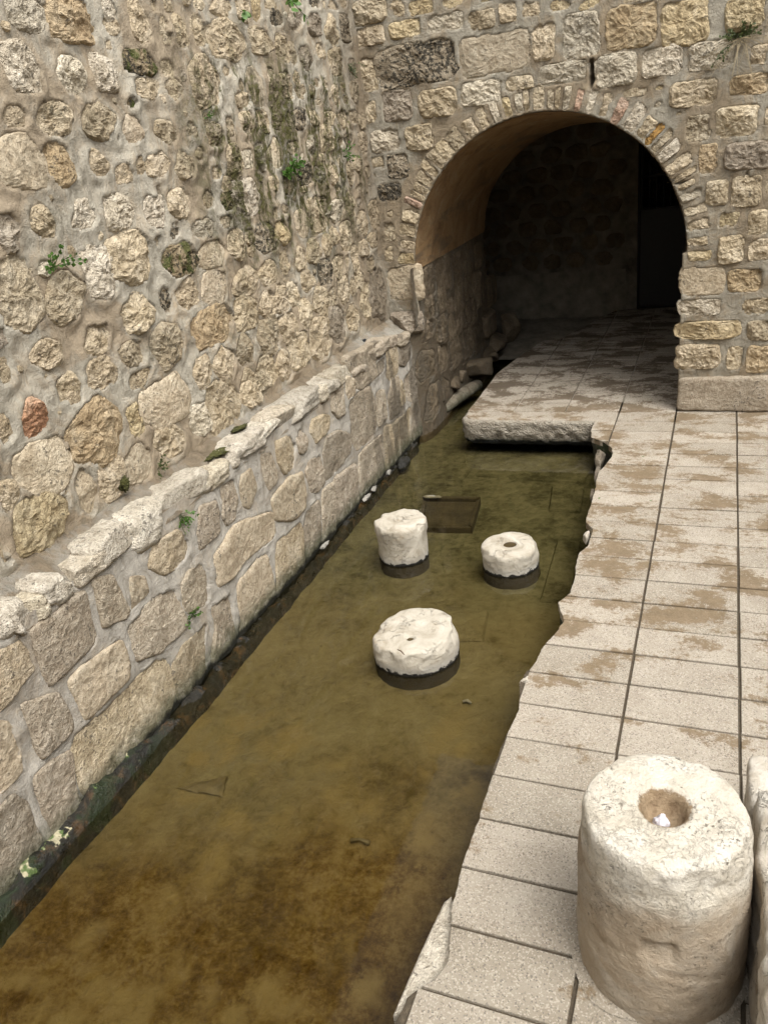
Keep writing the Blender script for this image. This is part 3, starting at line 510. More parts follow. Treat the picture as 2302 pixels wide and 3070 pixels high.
for r in range(0,27):
    y1=-.25*r; y0=y1-.25
    tile(-.5,0,y0,y1,pav,edge_x if r>=3 else None)
    for c in (0,1,2): tile(.5*c,.5*c+.5,y0,y1,pav)
    if r in (1,2): tile(-.72,-.5,y0,y1,pav,edge_x)
for c in (0,1,2): tile(.5*c,.5*c+.5,0,.25,pav)
# landing slab across the pool mouth, rough front
path=[(-.62,-.245)]+[(x,-.25) for x in np.arange(-.70,-1.84,-.03)]+[(-1.86-.105*math.sin(t),-.145-.105*math.cos(t)) for t in np.linspace(.1,1.5,9)]+[(float(slab_x(y)[0]),y) for y in np.arange(-.08,4.28,.04)]
path=np.array(path); d=np.gradient(path,axis=0); nr=np.stack([d[:,1],-d[:,0]],1); nr/=np.linalg.norm(nr,axis=1)[:,None]+1e-9; nr=-nr
if nr[5][1]>0: nr=-nr
prof=[(-.045,-.012),(-.016,-.010),(.004,-.018),(.014,-.035),(.012,-.06),(.016,-.085),(.012,-.11),(.016,-.135),(.006,-.16),(.004,-.185),(-.006,-.215),(-.022,-.24),(-.05,-.262),(-.09,-.285),(-.2,-.30)]
V=[]
for (o_,z) in prof: V.append(np.c_[path+nr*o_,np.full(len(path),z)])
V=np.concatenate(V); k=np.repeat(np.arange(len(prof)),len(path)); dp=np.clip((k-1)/3,0,1)
NN=np.tile(nr,(len(prof),1)); am=dp*(.026*fbm(V,11,4,.65,61)+.030*fbm(V,34,3,.7,62)); V[:,:2]+=NN*am[:,None]; V[:,2]+=dp*.010*fbm(V,22,3,.6,63)
f=gridfaces(len(path),len(prof)); f=[q[::-1] for q in f]; n0=len(V)
V=np.concatenate([V,[[0.02,4.27,-.012],[0.02,-.245,-.012]]])
f.append(tuple(range(len(path)))[::-1]+(n0+1,n0)); me=mesh('landing_slab',V,f); me.materials.append(M['slab']); slab=link('landing_slab',me,None); me.polygons[len(f)-1].use_smooth=False; tag(slab,kind='structure')
prism('edge_strip',[(-.695,-.236),(-1.83,-.236),(-1.90,-.20),(-1.94,-.14),(-1.955,-.003),(-.506,-.003),(-.506,-.236)],-.04,-.002,M['tile'],slab,.010)
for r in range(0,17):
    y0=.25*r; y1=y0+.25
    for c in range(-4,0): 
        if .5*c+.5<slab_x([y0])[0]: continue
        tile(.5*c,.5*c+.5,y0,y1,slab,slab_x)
# unseen plateau and banks round the sunken court, sized to block low sky
V=[];F=[]
def q4(*p): n=len(V); V.extend(p); F.append((n,n+1,n+2,n+3))
X0,X1,Y0,Y1,ZT,ZR=-2.76,4.3,-10.4,.16,4.16,5.2
q4((-60,-60,ZR),(60,-60,ZR),(60,Y0,ZR),(-60,Y0,ZR)); q4((-60,Y0,ZT),(X0,Y0,ZT),(X0,Y0,ZR),(-60,Y0,ZR)); q4((X1,Y0,ZT),(60,Y0,ZT),(60,Y0,ZR),(X1,Y0,ZR)); q4((-60,Y1,ZT),(60,Y1,ZT),(60,60,ZT),(-60,60,ZT)); q4((-60,Y0,ZT),(X0,Y0,ZT),(X0,Y1,ZT),(-60,Y1,ZT)); q4((X1,Y0,ZT),(60,Y0,ZT),(60,Y1,ZT),(X1,Y1,ZT))
q4((X1,Y0,-.7),(X1,Y1,-.7),(X1,Y1,ZT),(X1,Y0,ZT)); q4((X0,Y0,-.7),(X1,Y0,-.7),(X1,Y0,ZR),(X0,Y0,ZR)); q4((X0,Y0,-.7),(X0,-7.4,-.7),(X0,-7.4,ZT),(X0,Y0,ZT)); q4((1.6,Y1,-.7),(X1,Y1,-.7),(X1,Y1,ZT),(1.6,Y1,ZT))
tag(link('unseen_court_banks',mesh('unseen_court_banks',V,F),M['bank'],smooth=False),kind='structure')
V=[];F=[]
q4((1.51,-9,-.004),(X1,-9,-.004),(X1,Y1,-.004),(1.51,Y1,-.004)); q4((X0,Y0,-.004),(X1,Y0,-.004),(X1,-9,-.004),(X0,-9,-.004)); q4((-.5,-9,-.004),(1.51,-9,-.004),(1.51,-6.76,-.004),(-.5,-6.76,-.004))
tag(link('court_floor',mesh('court_floor',V,F),M['tile'],smooth=False),kind='structure')
def rough_block(name,label,x0,x1,y0,y1,z1,seed,groove=0,mat=None,amp=1.0):
    n=34; V=[];F=[]
    bm=bmesh.new(); bmesh.ops.create_cube(bm,size=1); bmesh.ops.subdivide_edges(bm,edges=bm.edges[:],cuts=n,use_grid_fill=True)
    P=np.array([v.co[:] for v in bm.verts]); e=13; k=(np.abs(P*2)**e).sum(1)**(-1/e); k2=np.abs(P*2).max(1); P=P*(k*k2)[:,None]
    W=np.stack([(x0+x1)/2+P[:,0]*(x1-x0),(y0+y1)/2+P[:,1]*(y1-y0),z1/2+P[:,2]*z1],1)
    nrm=P/np.linalg.norm(P,axis=1)[:,None]
    dsp=amp*(.018*fbm(W,5,4,.6,seed)+.007*fbm(W,25,3,.6,seed+1))
    if groove: dsp+=groove*fbm(W*np.array([1.6,1,.12]),17,3,.65,seed+2)*np.clip(-P[:,0]*4,0,1)
    W=W+nrm*dsp[:,None]; W[:,2]=np.maximum(W[:,2],-.005)
    for v,p in zip(bm.verts,W): v.co=p-np.array([(x0+x1)/2,(y0+y1)/2,0])
    me=bpy.data.meshes.new(name); bm.to_mesh(me); bm.free(); o=link(name,me,mat or M['block_marble']); o.location=((x0+x1)/2,(y0+y1)/2,0); 
    if label: tag(o,label,'stone block')
    return o
# ------------------------------------------------------------------ rubble wall (left, above the ledge)
def N_for(s): return 20 if s<.04 else 30 if s<.1 else 44
rub=root('rubble_wall','tall rubble wall of rough limestone lumps bedded in smeared mortar, left','wall',(-2.7,-3,.95))
def add(parent,objs=None):
    for o in parent: pass
def reparent(o,p): o.parent=p; o.matrix_parent_inverse=Matrix.Translation(-p.location)
ols=[]
for i,(u,v,hw,hh,fl) in enumerate(UP):
    u,v,hw,hh=[t/1000 for t in (u,v,hw*1.21,hh*1.21)]; s=min(hw,hh)
    e=5.0 if fl=='s' and s>.1 else None
    ol=outline_box(u,v,hw,hh,N_for(s),i+5,e,.06 if fl=='s' else .11); ols.append(ol)
    H=(.022 if fl=='s' else rnd.uniform(.022,.036))*min(1.3,max(.5,s/.075))
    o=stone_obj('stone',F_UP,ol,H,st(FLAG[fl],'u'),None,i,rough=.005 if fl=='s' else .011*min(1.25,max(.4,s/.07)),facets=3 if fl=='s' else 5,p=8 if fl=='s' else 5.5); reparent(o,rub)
# small filler stones in the wider gaps
nfill=0
for k in range(6000):
    u,v=RS.uniform(-5.3,-.08),RS.uniform(1.02,3.7)
    if nfill>=78: break
    sd_=min(math.hypot(u-a,v-b)-np.interp(math.atan2(v-b,u-a)%(2*math.pi),th,r,period=2*math.pi) for a,b,th,r in ols)
    if sd_<.034 or v<.99+.03: continue
    s_=min(sd_-.008,.062)*RS.uniform(.8,1.0); nfill+=1
    ol=outline_box(u,v,s_*RS.uniform(.9,1.25),s_,20,6000+k,None,.12); ols.append(ol)
    o=stone_obj('stone',F_UP,ol,rnd.uniform(.016,.028),st(rnd.choice(('tan','tan','pale','grey','ochre')),'u'),None,6500+k,rough=.007,facets=4,p=5.5); reparent(o,rub)
# courses beyond the picture's edge
ex=[];k=0
for u in np.arange(-7.3,.0,.24):
    for v in np.arange(1.08,4.15,.21):
        uu,vv=u+RS.uniform(-.06,.06),v+RS.uniform(-.05,.05)
        vis_left=-3.98-(3.33-vv)*.46
        if uu>vis_left-.12 and vv<3.33+(uu+4)*.083+.1: continue
        if any(abs(uu-a)<.17 and abs(vv-b)<.15 for a,b,_,_ in ols): continue
        ol=outline_box(uu,vv,RS.uniform(.05,.11),RS.uniform(.045,.09),22,900+k,None,.11); ols.append(ol); ex.append((ol,k)); k+=1
tmp=[stone_obj('stone_course',F_UP,ol,.045,st('tan','u'),None,500+k,rough=.013,facets=4,p=5.5) for ol,k in ex]
def join_stuff(objs,name,mat,parent):
    V=[];f=[];b=0
    for o in objs:
        V+= [tuple(v.co+o.location) for v in o.data.vertices]; f+=[tuple(x+b for x in p.vertices) for p in o.data.polygons]; b=len(V)
        me=o.data; bpy.data.objects.remove(o); bpy.data.meshes.remove(me)
    o=link(name,mesh(name,V,f),mat); reparent(o,parent); o['kind']='stuff'; return o
join_stuff(tmp,'stone_course',st('tan','u'),rub)
o=mortar_obj('mortar',F_UP,-7.5,.08,.86,4.2,.0155,ols,M['mortar_up'],None,.013,.013,.004,None,[(-2.398,2.415,.05,.07,.12),(-3.191,2.376,.016,.10,.07)]); reparent(o,rub)
# small chips of stone pressed into the mortar
chips=[]
for k in range(420):
    u,v=RS.uniform(-5.4,-.05),RS.uniform(1.0,3.75); s_=RS.uniform(.010,.026)
    if min(math.hypot(u-a,v-b)-np.interp(math.atan2(v-b,u-a)%(2*math.pi),th,r,period=2*math.pi) for a,b,th,r in ols)<s_+.012: continue
    chips.append(stone_obj('stone_chip',F_UP,outline_box(u,v,s_*1.2,s_,12,4000+k,None,.15),.020,st('tan','u'),None,4500+k,rough=.004,facets=3,p=4))
join_stuff(chips,'stone_chip',st('tan','u'),rub)
# ------------------------------------------------------------------ parapet wall and ledge
par=root('parapet_wall','low parapet wall of squared limestone blocks rising from the water, left','wall',(-2.5,-3,-.3))
ols=[]
for i,pl in enumerate(PAR):
    pts=[t/1000 for t in pl]; n=len(pts)//2; P=np.array(pts).reshape(-1,2); c=P.mean(0); P=c+(P-c)*1.15
    s=np.abs(P-c).mean(); ol=outline_poly(P.ravel(),72 if s>.1 else 48,i+300,jit=.02); ols.append(ol)
    key=['block','block','grey','tan'][(i*7)%4] if i>30 else ['block','smooth','block','tan'][(i*5)%4]
    o=stone_obj('stone',F_PAR,ol,.026+.006*rnd.random(),st(key,'p'),None,700+i,rough=.0065,facets=2,p=22,smooth=True); reparent(o,par)
exo=[]
for j,v in enumerate((-.22,.1,.42,.68)):
    for i in range(5):
        u=-7.2+i*.36+(.15 if j%2 else 0)
        if u>-5.8+.15*j-.0: continue
        ol=outline_box(u,v,.15,.135,30,1200+j*9+i,5,.05); ols.append(ol); exo.append(stone_obj('stone_course',F_PAR,ol,.03,st('block','p'),None,1300+j*9+i,rough=.008,facets=2,p=14))
join_stuff(exo,'stone_course',st('block','p'),par)
o=mortar_obj('mortar',F_PAR,-7.5,.10,-.62,.83,.0155,ols,M['mortar_par'],None,.008,.004,.009,seed=5); reparent(o,par)
# ledge top: sloping cement fillet between parapet face and rubble wall
ys=np.arange(-7.5,.07,.018); ts=np.linspace(0,1,17); YY,TT=np.meshgrid(ys,ts); YY,TT=YY.ravel(),TT.ravel()
P=np.stack([-2.488-.225*TT,YY,.80+.17*TT**.75],1); nn=fbm(P,7,4,.6,71); P[:,2]+=(.030*nn+.012*fbm(P,25,3,.6,72))*np.clip(.25+TT*3,0,1)-.03*np.clip(1-TT*9,0,1); P[:,0]+=.015*fbm(P,9,3,.5,73)*np.clip(1-TT*3,0,1)
o=link('ledge_fillet',mesh('ledge_fillet',P,gridfaces(len(ys),len(ts))),M['fillet']); reparent(o,par)
for i,(u,v,hw,hh) in enumerate(CAP):
    u,v,hw,hh=u/1000,v/1000,hw/1000,hh/1000
    o=lump('cap_stone',(-2.578,u,min(.862,v-.04)),(.118,hw*.90,max(.062,hh*.78)),st(('cap','cap','pale')[i%3] if i not in (12,13) else 'block','e'),None,seed=i+3,amp=.16,seg=48,e=5,rough=.07,chop=2); reparent(o,par)
for k,(u,l) in enumerate([(-2.0,.10),(-1.30,.15),(-1.02,.12),(-.47,.12),(-3.31,.07),(-3.66,.06)]):
    o=lump('cap_stone',(-2.57,u,.848),(.105,l,.066),st(('pale','block','block','block','cap','pale')[k],'e'),None,seed=41+k,amp=.16,seg=40,e=5,rough=.06,chop=4); reparent(o,par)
for k,u in enumerate(np.arange(-7.2,-5.2,.33)):
    o=lump('cap_stone',(-2.575,u,.855),(.095,.13,.07),st('cap','e'),None,seed=60+k,amp=.3,seg=24,e=3.4,rough=.09); reparent(o,par)
# footing at the water line
ys=np.arange(-7.5,-.2,.022); ts=np.linspace(0,1,16); YY,TT=np.meshgrid(ys,ts); YY,TT=YY.ravel(),TT.ravel()
wid=np.interp(YY,[-7.5,-5.8,-5.3,-4.5,-3.4,-2.0,-.2],[.13,.125,.13,.15,.14,.10,.08]); hgt=np.interp(YY,[-7.5,-6,-5.2,-4.75,-4.55,-3.4,-1,-.2],[-.225,-.22,-.215,-.225,-.285,-.295,-.29,-.29])
P=np.stack([-2.515+wid*TT,YY,hgt*1.0],1); P[:,2]+=.060*fbm(P,7,4,.6,81)+.025*fbm(P,30,3,.6,82)-.16*np.clip((TT-.72)/.28,0,1)**1.6+.015*np.sin(TT*3.1)-.05*np.clip(1-TT*5,0,1); P[:,0]+=.02*fbm(P,6,3,.5,83)*TT
o=link('footing',mesh('footing',P,gridfaces(len(ys),len(ts))),M['foot']); reparent(o,par)
for i,(x,y,sx,sy,sz) in enumerate([(-2.45,-1.04,.020,.05,.016),(-2.45,-1.6,.020,.08,.014),(-2.44,-2.47,.022,.055,.016),(-2.45,-1.42,.02,.05,.015)]):
    o=lump('lime_deposit',(x,y,-.235),(sx,sy,sz),M['lime'],None,seed=90+i,amp=.7,seg=32,rough=.4,chop=8); reparent(o,par)
# ------------------------------------------------------------------ arched end wall
AX,AZ,AR=-1.174,1.388,1.208
arc=root('arched_wall','stone end wall pierced by a round arch of narrow voussoirs','wall',(-1.2,.06,0))
ols=[]
for i,(u,v,hw,hh,fl) in enumerate(END):
    u,v,hw,hh=[t/1000 for t in (u,v,hw,hh)]; s=min(hw,hh)
    if fl=='b': BASE=(u,v,hw,hh); continue
    ol=outline_box(u,v,hw*1.10,hh*1.13,N_for(s)+8,i+2000,None,.05,K=4 if s>.05 or fl in 'sdb' else None); ols.append(ol)
    H={'b':.055,'s':.018}.get(fl,rnd.uniform(.024,.045))*min(1.2,max(.5,s/.07))
    o=stone_obj('stone',F_END,ol,H,st(FLAG[fl],'e'),None,2000+i,rough=.005 if fl=='s' else .012*min(1.2,max(.4,s/.07)),facets=2 if fl in 'sb' and fl else 4,p=16 if fl=='b' else 10); reparent(o,arc)
ol=outline_box(-2.545,.90,.165,.115,52,2300,5,.05,K=4); ols.append(ol); o=stone_obj('stone',F_END,ol,.15,st('grey','e'),None,2301,rough=.012,facets=3,p=4,sink=.05); reparent(o,arc)
for i,(dg,wd,fl) in enumerate(VO):
    t=math.radians(dg); hw=wd/1000*.51; ri=AR+.004; ro=AR+rnd.uniform(.165,.205)
    if 25<dg<60: ro+=.03
    c,s=math.cos(t),math.sin(t); pts=[]
    for rr_,sg,k in ((ri,-1,.93),(ro,-1,1.05),(ro,1,1.05),(ri,1,.93)): pts+=[AX+c*rr_-s*hw*sg*k,AZ+s*rr_+c*hw*sg*k]
    ol=outline_poly(pts,40,2500+i,jit=.035); ols.append(ol)
    o=stone_obj('voussoir',F_END,ol,rnd.uniform(.022,.04),st(FLAG[fl],'e'),None,2600+i,rough=.009,facets=3,p=9); reparent(o,arc)
exo=[];k=0
for u in np.arange(-2.55,1.7,.27):
    for j,v in enumerate(np.arange(.12,4.1,.2)):
        uu=u+(.13 if j%2 else 0)+RS.uniform(-.02,.02)
        if uu<.78+.0*v and v<3.3 and not (v<3.7 and uu<-1.9 and v>3.55): 
            if v<3.60-(uu+2.7)*.16+.12: continue
        if any(abs(uu-a)<.2 and abs(v-b)<.15 for a,b,_,_ in ols): continue
        ol=outline_box(uu,v,.11,.08,26,2800+k,5,.04,K=4); ols.append(ol); exo.append(stone_obj('stone_course',F_END,ol,.035,st('tan','e'),None,2900+k,rough=.011,facets=3,p=9)); k+=1
join_stuff(exo,'stone_course',st('tan','e'),arc)
o=mortar_obj('mortar',F_END,-2.72,1.75,0,4.2,.0155,ols,M['mortar_end'],None,.008,.006,.011,(AX,AZ,AR,-2.39,.0),[(-.726,2.83,.022,.085,.14),(-.735,2.76,.012,.05,.1),(-.023,1.938,.07,.012,.05),(-.04,2.925,.05,.014,.05),(.46,1.94,.01,.03,.05)],seed=7); reparent(o,arc)
u,v,hw,hh=BASE; x1=1.02
o=rough_block('stone',None,u-hw-.005,x1,.0,.30,v+hh+.005,77,0,st('block','e'),.9); reparent(o,arc)
o=rough_block('stone',None,x1+.012,1.70,.004,.30,v+hh-.01,78,0,st('block','e'),.9); reparent(o,arc)
# vault lining
th=np.linspace(0,math.pi,61); ys=np.arange(.052,2.61,.05); V=[]
for y in ys:
    kz=1-.135*min(1,max(0,(y-.1)/2.5)); V.append(np.stack([AX+(AR)*np.cos(th),np.full(len(th),y),AZ+AR*np.sin(th)*kz],1))
V=np.concatenate(V); dv=V-np.array([AX,0,AZ]); dv[:,1]=0; dv/=np.linalg.norm(dv,axis=1)[:,None]; a=.022*fbm(V,4,4,.55,91)+.008*fbm(V,18,3,.6,92); a[:61]*=.3; V=V-dv*(a+.003)[:,None]
o=link('vault',mesh('vault',V,gridfaces(61,len(ys))),M['plaster']); reparent(o,arc)
o=link('jamb',mesh('jamb',[(.0,.06,-.3),(.0,2.6,-.3),(.0,2.6,1.40),(.0,.06,1.40)],[(0,1,2,3)]),M['mortar_in']); reparent(o,arc)
# ------------------------------------------------------------------ passage wall under the vault
pas=root('passage_wall','dim wall of worn squared blocks along the left of the vaulted passage','wall',(-2.41,1.2,-.3))
ols=[]
for i,pl in enumerate(TUNP):
    ol=outline_poly([t/1000 for t in pl],40,i+3100); ols.append(ol); o=stone_obj('stone',F_PAS,ol,.028,st('dimmed','p'),None,3150+i,rough=.008,facets=2,p=12); reparent(o,pas)
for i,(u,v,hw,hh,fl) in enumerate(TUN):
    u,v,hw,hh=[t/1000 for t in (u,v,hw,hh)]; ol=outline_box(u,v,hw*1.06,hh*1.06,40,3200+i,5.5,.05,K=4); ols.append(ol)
    o=stone_obj('stone',F_PAS,ol,rnd.uniform(.02,.036),st('dimmed','p'),None,3300+i,rough=.011,facets=2,p=11); reparent(o,pas)
o=mortar_obj('mortar',F_PAS,-.06,2.60,-.62,1.42,.02,ols,M['mortar_in'],None,.012,.006,.014,seed=9); reparent(o,pas)
# ------------------------------------------------------------------ dark chamber behind the vault
cha=root('chamber_wall','dim back wall of the dark chamber with a pale rendered foot','wall',(-1.5,4.3,-.3))
ols=[];k=0
for j,v in enumerate(np.arange(.70,2.6,.23)):
    for u in np.arange(-3.6,-.95,.34):
        uu=u+(.17 if j%2 else 0)+RS.uniform(-.03,.03); ol=outline_box(uu,v,.14*RS.uniform(.8,1.1),.095,24,3500+k,4,.07); ols.append(ol)
        o=stone_obj('stone',F_BACK,ol,.035,st('dimmed','e'),None,3600+k,rough=.01,facets=3,p=6); reparent(o,cha); k+=1
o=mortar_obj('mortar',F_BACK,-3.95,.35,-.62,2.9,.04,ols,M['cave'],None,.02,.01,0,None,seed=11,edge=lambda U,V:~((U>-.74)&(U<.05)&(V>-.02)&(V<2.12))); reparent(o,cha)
P=[];us=np.arange(-3.0,-.86,.06);vs=np.arange(-.35,.60,.05);UU,VV=np.meshgrid(us,vs);UU,VV=UU.ravel(),VV.ravel();Q=np.stack([UU,VV,0*UU],1)
P=F_BACK.p(UU,VV+.02*fbm(Q,6,2,.5,95)*(VV>.5),.045+.012*fbm(Q,5,3,.5,96)); o=link('rendered_foot',mesh('rendered_foot',P,gridfaces(len(us),len(vs))),M['render']); reparent(o,cha)
def quad(name,pts,mat,parent): o=link(name,mesh(name,pts,[tuple(range(len(pts)))]),mat,smooth=False); reparent(o,parent); return o
quad('ceiling',[(-4,2.55,2.78),(.1,2.55,2.78),(.1,4.4,2.78),(-4,4.4,2.78)],M['cave'],cha)
quad('side_wall',[(-3.95,2.5,-.65),(-3.95,4.4,-.65),(-3.95,4.4,2.9),(-3.95,2.5,2.9)],M['cave'],cha)
quad('side_wall',[(.04,2.5,-.65),(.04,4.4,-.65),(.04,4.4,2.9),(.04,2.5,2.9)],M['cave'],cha)
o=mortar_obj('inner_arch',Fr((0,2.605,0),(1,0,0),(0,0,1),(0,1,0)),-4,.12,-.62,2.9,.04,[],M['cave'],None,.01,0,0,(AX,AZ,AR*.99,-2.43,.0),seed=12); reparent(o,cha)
# recess behind the gate
quad('recess',[(-.9,5.6,-.02),(.3,5.6,-.02),(.3,5.6,2.3),(-.9,5.6,2.3)],M['cave'],cha)
for pts in ([(-.9,4.3,-.02),(-.9,5.6,-.02),(-.9,5.6,2.3),(-.9,4.3,2.3)],[(.3,4.3,-.02),(.3,5.6,-.02),(.3,5.6,2.3),(.3,4.3,2.3)],[(-.9,4.3,2.25),(.3,4.3,2.25),(.3,5.6,2.25),(-.9,5.6,2.25)],[(-.9,4.28,-.03),(.3,4.28,-.03),(.3,5.6,-.03),(-.9,5.6,-.03)]): quad('recess',pts,M['cave'],cha)
gate=root('iron_gate','dark iron barred gate in the far right corner of the chamber','gate',(-.35,4.24,0))
def bar(p,q,r,name='bar'):
    V,F=tube([p,q],r,6); o=link(name,mesh(name,V,F),M['iron']); reparent(o,gate); return o
for i in range(9): bar((-.70+i*.088,4.24,1.30),(-.70+i*.088,4.24,2.1),.009)
for z in (.03,1.30,1.70,2.1): bar((-.735,4.24,z),(.03,4.24,z),.016,'rail')
for x in (-.735,.03): bar((x,4.24,0),(x,4.24,2.12),.02,'stile')
o=prism('leaf_panel',[(-.72,4.235),(.02,4.235),(.02,4.245),(-.72,4.245)],.03,1.29,M['iron']); reparent(o,gate)
# ------------------------------------------------------------------ rubble in the channel
o=tube([(-2.43,.62,-.19),(-2.38,.97,-.185),(-2.31,1.25,-.175),(-2.26,1.42,-.17)],[.062,.07,.072,.06],14)
V=np.array([tuple(v) for v in o[0]]); V+=.012*np.stack([fbm(V,9,3,.5,s) for s in(1,2,3)],1)
tag(link('stone_pipe',mesh('stone_pipe',V,o[1]),st('grey','p')),'round mossy stone pipe lying along the foot of the passage wall','pipe')
for i,(c,sz,ro,lb,mt) in enumerate([((-2.43,1.0,-.01),(.10,.17,.085),.1,'rounded block resting on the stone pipe in the passage','block'),((-2.41,1.24,-.01),(.08,.075,.08),0,'small cracked block beside the rounded one above the pipe','block'),((-2.35,1.62,-.05),(.15,.20,.12),-.35,'squared block with a flat top beside the slab edge','smooth'),((-2.36,2.28,-.06),(.14,.17,.085),.3,'flat broken stone behind the squared block','block'),((-2.34,2.66,-.02),(.16,.22,.13),.2,'weathered boulder at the end of the passage wall','tan'),((-2.42,2.52,.30),(.08,.25,.175),0,'pale upright block projecting from the end of the passage wall','smooth'),((-2.30,3.3,.05),(.14,.14,.22),0,'hollowed dark stone in the corner of the chamber','grey')]):
    o=lump('fallen_block',c,sz,st('dimmed','e'),None,seed=120+i,amp=.10,seg=40,e=8 if i in(2,5) else 4,rough=.06,rot=ro,chop=3 if i in(2,5) else 9); tag(o,lb,'stone',None)
sheet('mud_bank',-2.4,-1.2,2.7,4.28,.05,lambda P:-.24+.16*np.clip((P[:,1]-2.75)/1.2,0,1)+.03*fbm(P,6,4,.6,97),M['render']).__setitem__('kind','structure')
# ------------------------------------------------------------------ column drums in the pool
def drum(c,r,zt,label,hole=None,seed=0,chips=0,over=0,tilt=(0,0),sq=1.0):
    t=root('column_drum',label,'column drum',(c[0],c[1],-.46))
    zb=-.47; prof=[(r*.98,zb),(r*1.0,-.36),(r*1.0,-.30),(r*1.0,-.25)]
    zs=np.linspace(-.23,zt-.022,9)
    for z in zs: prof.append((r*(1.0+over*(1 if z>zt-.10 else 0)),z))
    R=r*(1+over); prof+=[(R*.985,zt-.012),(R*.955,zt-.003),(R*.90,zt)]
    hr=hole[0] if hole else 0
    for k in np.linspace(.80,(hr/r+.06) if hole else .06,8): prof.append((r*k,zt+.002))
    if hole: prof+=[(hr,zt-.004),(hr*.93,zt-.02),(hr*.88,zt-hole[1])]
    off=(hole[2],hole[3]) if hole else (0,0)
    def disp(V,k):
        P=V+seed*5.7; rad=np.hypot(V[:,0],V[:,1])+1e-9; ur=V[:,:2]/rad[:,None]
        edge_=np.exp(-((V[:,2]-zt)/.05)**2)*np.clip(rad/r,0,1)**8
        body=np.clip((rad/r-.3)*3,0,1); q=V.copy()
        dr=body*(.016*fbm(P,4,3,.5,seed)+.010*fbm(P,18,4,.65,seed+2))-edge_*chips*np.clip(fbm(P,8,3,.6,seed+4)-.02,0,1)*2.6
        q[:,:2]+=ur*dr[:,None]; q[:,2]+=np.where(k>12,.0035*fbm(P,14,3,.6,seed+6),0)-edge_*chips*.45*np.clip(fbm(P,9,3,.6,seed+5),0,1)
        q[:,2]+=np.where(V[:,2]>-.2,(V[:,0]*tilt[0]+V[:,1]*tilt[1]),0)
        if hole:
            wgt=np.clip(1-(rad-hr)/(r*.75),0,1)*(k>12); q[:,0]+=off[0]*wgt; q[:,1]+=off[1]*wgt
        q[:,0]*=sq
        return q
    o=revolve('body',prof,72,M['drum'],None,disp,(c[0],c[1],0)); reparent(o,t)
    if hole:
        v=[(off[0]+math.cos(a)*hr*.98,off[1]+math.sin(a)*hr*.98,zt-.012) for a in np.linspace(0,6.2832,25)[:-1]]
        o=link('socket_water',mesh('socket_water',v,[tuple(range(24))]),M['puddle']); o.location=(c[0],c[1],0); reparent(o,t)
    return t
drum((-1.785,-2.46),.185,.025,'tall white column drum with a chipped overhanging rim standing in the pool',None,3,.03,.05)
drum((-.965,-2.47),.20,-.115,'low white column drum with a round water-filled hole in its top',(.048,.05,0,.01),8,.022,0,(0,.02))
drum((-1.285,-3.60),.255,-.115,'broad white column drum nearest the camera in the pool with a twig on top',(.022,.03,.01,-.09),15,.035,0,(.04,.02))
V,F=tube([(-1.29,-3.855,-.083),(-1.262,-3.87,-.078),(-1.235,-3.893,-.083)],[.003,.004,.003],5)
tag(link('twig',mesh('twig',V,F),M['twig']),'short brown twig lying on the broad white drum','twig')
# ------------------------------------------------------------------ column stump on the walkway
stp=root('column_stump','waist-high white marble column stump with a socket hole in its top','column',(COLX,COLY,0))
CH=.665; prof=[(COLR*1.0,-.01)]+[(COLR*(1.0+.012*math.sin(z*9)),z) for z in np.linspace(.0,CH-.09,44)]
prof+=[(COLR*(.995-.10*(t**2.2)),CH-.09+.082*math.sin(t*math.pi/2)) for t in np.linspace(.1,1,10)]
prof+=[(COLR*k,CH-.006+.006*(1-k)) for k in np.linspace(.86,.34,15)]+[(COLR*.285,CH-.010),(COLR*.255,CH-.022),(COLR*.23,CH-.045),(COLR*.19,CH-.068),(COLR*.13,CH-.082),(COLR*.03,CH-.086)]
def cdisp(V,k):
    q=V.copy(); rad=np.hypot(V[:,0],V[:,1])+1e-9; ur=V[:,:2]/rad[:,None]; an=np.arctan2(V[:,1],V[:,0])
    body=np.clip((rad/COLR-.3)*4,0,1); P=V+9.1
    rim=np.exp(-((V[:,2]-(CH-.05))/.09)**2)*body
    dr=body*(.006*fbm(P,3.5,3,.5,2)+.0075*fbm(P,12,4,.68,3)+.0030*fbm(P,45,3,.6,4))-rim*(.012+.045*np.clip(fbm(P,8,4,.6,6)+.1,0,1))
    da=(an+math.pi/2-.04+math.pi)%(2*math.pi)-math.pi                      # cut notch on the near side
    nt_=np.clip(1.5-((np.abs(da)/.19)**6+(np.abs(V[:,2]-.335)/.045)**4),0,1)*(rad>COLR*.8); dr-=np.clip(nt_,0,1)*np.interp(V[:,2],[.28,.30,.37,.385],[.0,.008,.030,.0])
    cr=np.exp(-((V[:,2]-(.245+.03*np.sin(an*2.5)+.018*fbm(P,6,2,.5,8)))/.008)**2)*np.clip(np.cos(da*1.1-.5),0,1)*(rad>COLR*.9); dr-=.006*cr
    q[:,:2]+=ur*dr[:,None]; q[:,2]+=np.where(k>48,.010*fbm(P,6,4,.6,11)+.003*fbm(P,30,3,.6,12),0)*np.clip((rad/COLR-.25)*3,0,1)
    return q
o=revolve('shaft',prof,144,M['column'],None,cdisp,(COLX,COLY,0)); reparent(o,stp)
a=np.linspace(0,2*math.pi,73)[:-1]; ri=np.full(72,COLR-.02); ro=COLR+.025+.02*np.sin(a*2+1)+.012*np.sin(a*5)
V=[(COLX+r_*math.cos(t),COLY+r_*math.sin(t),z) for R,z in ((ri,.016),((ri+ro)/2,.012),(ro,.0022)) for r_,t in zip(R,a)]
o=link('mortar_ring',mesh('mortar_ring',V,gridfaces(72,3,True)),M['tile']); reparent(o,stp)
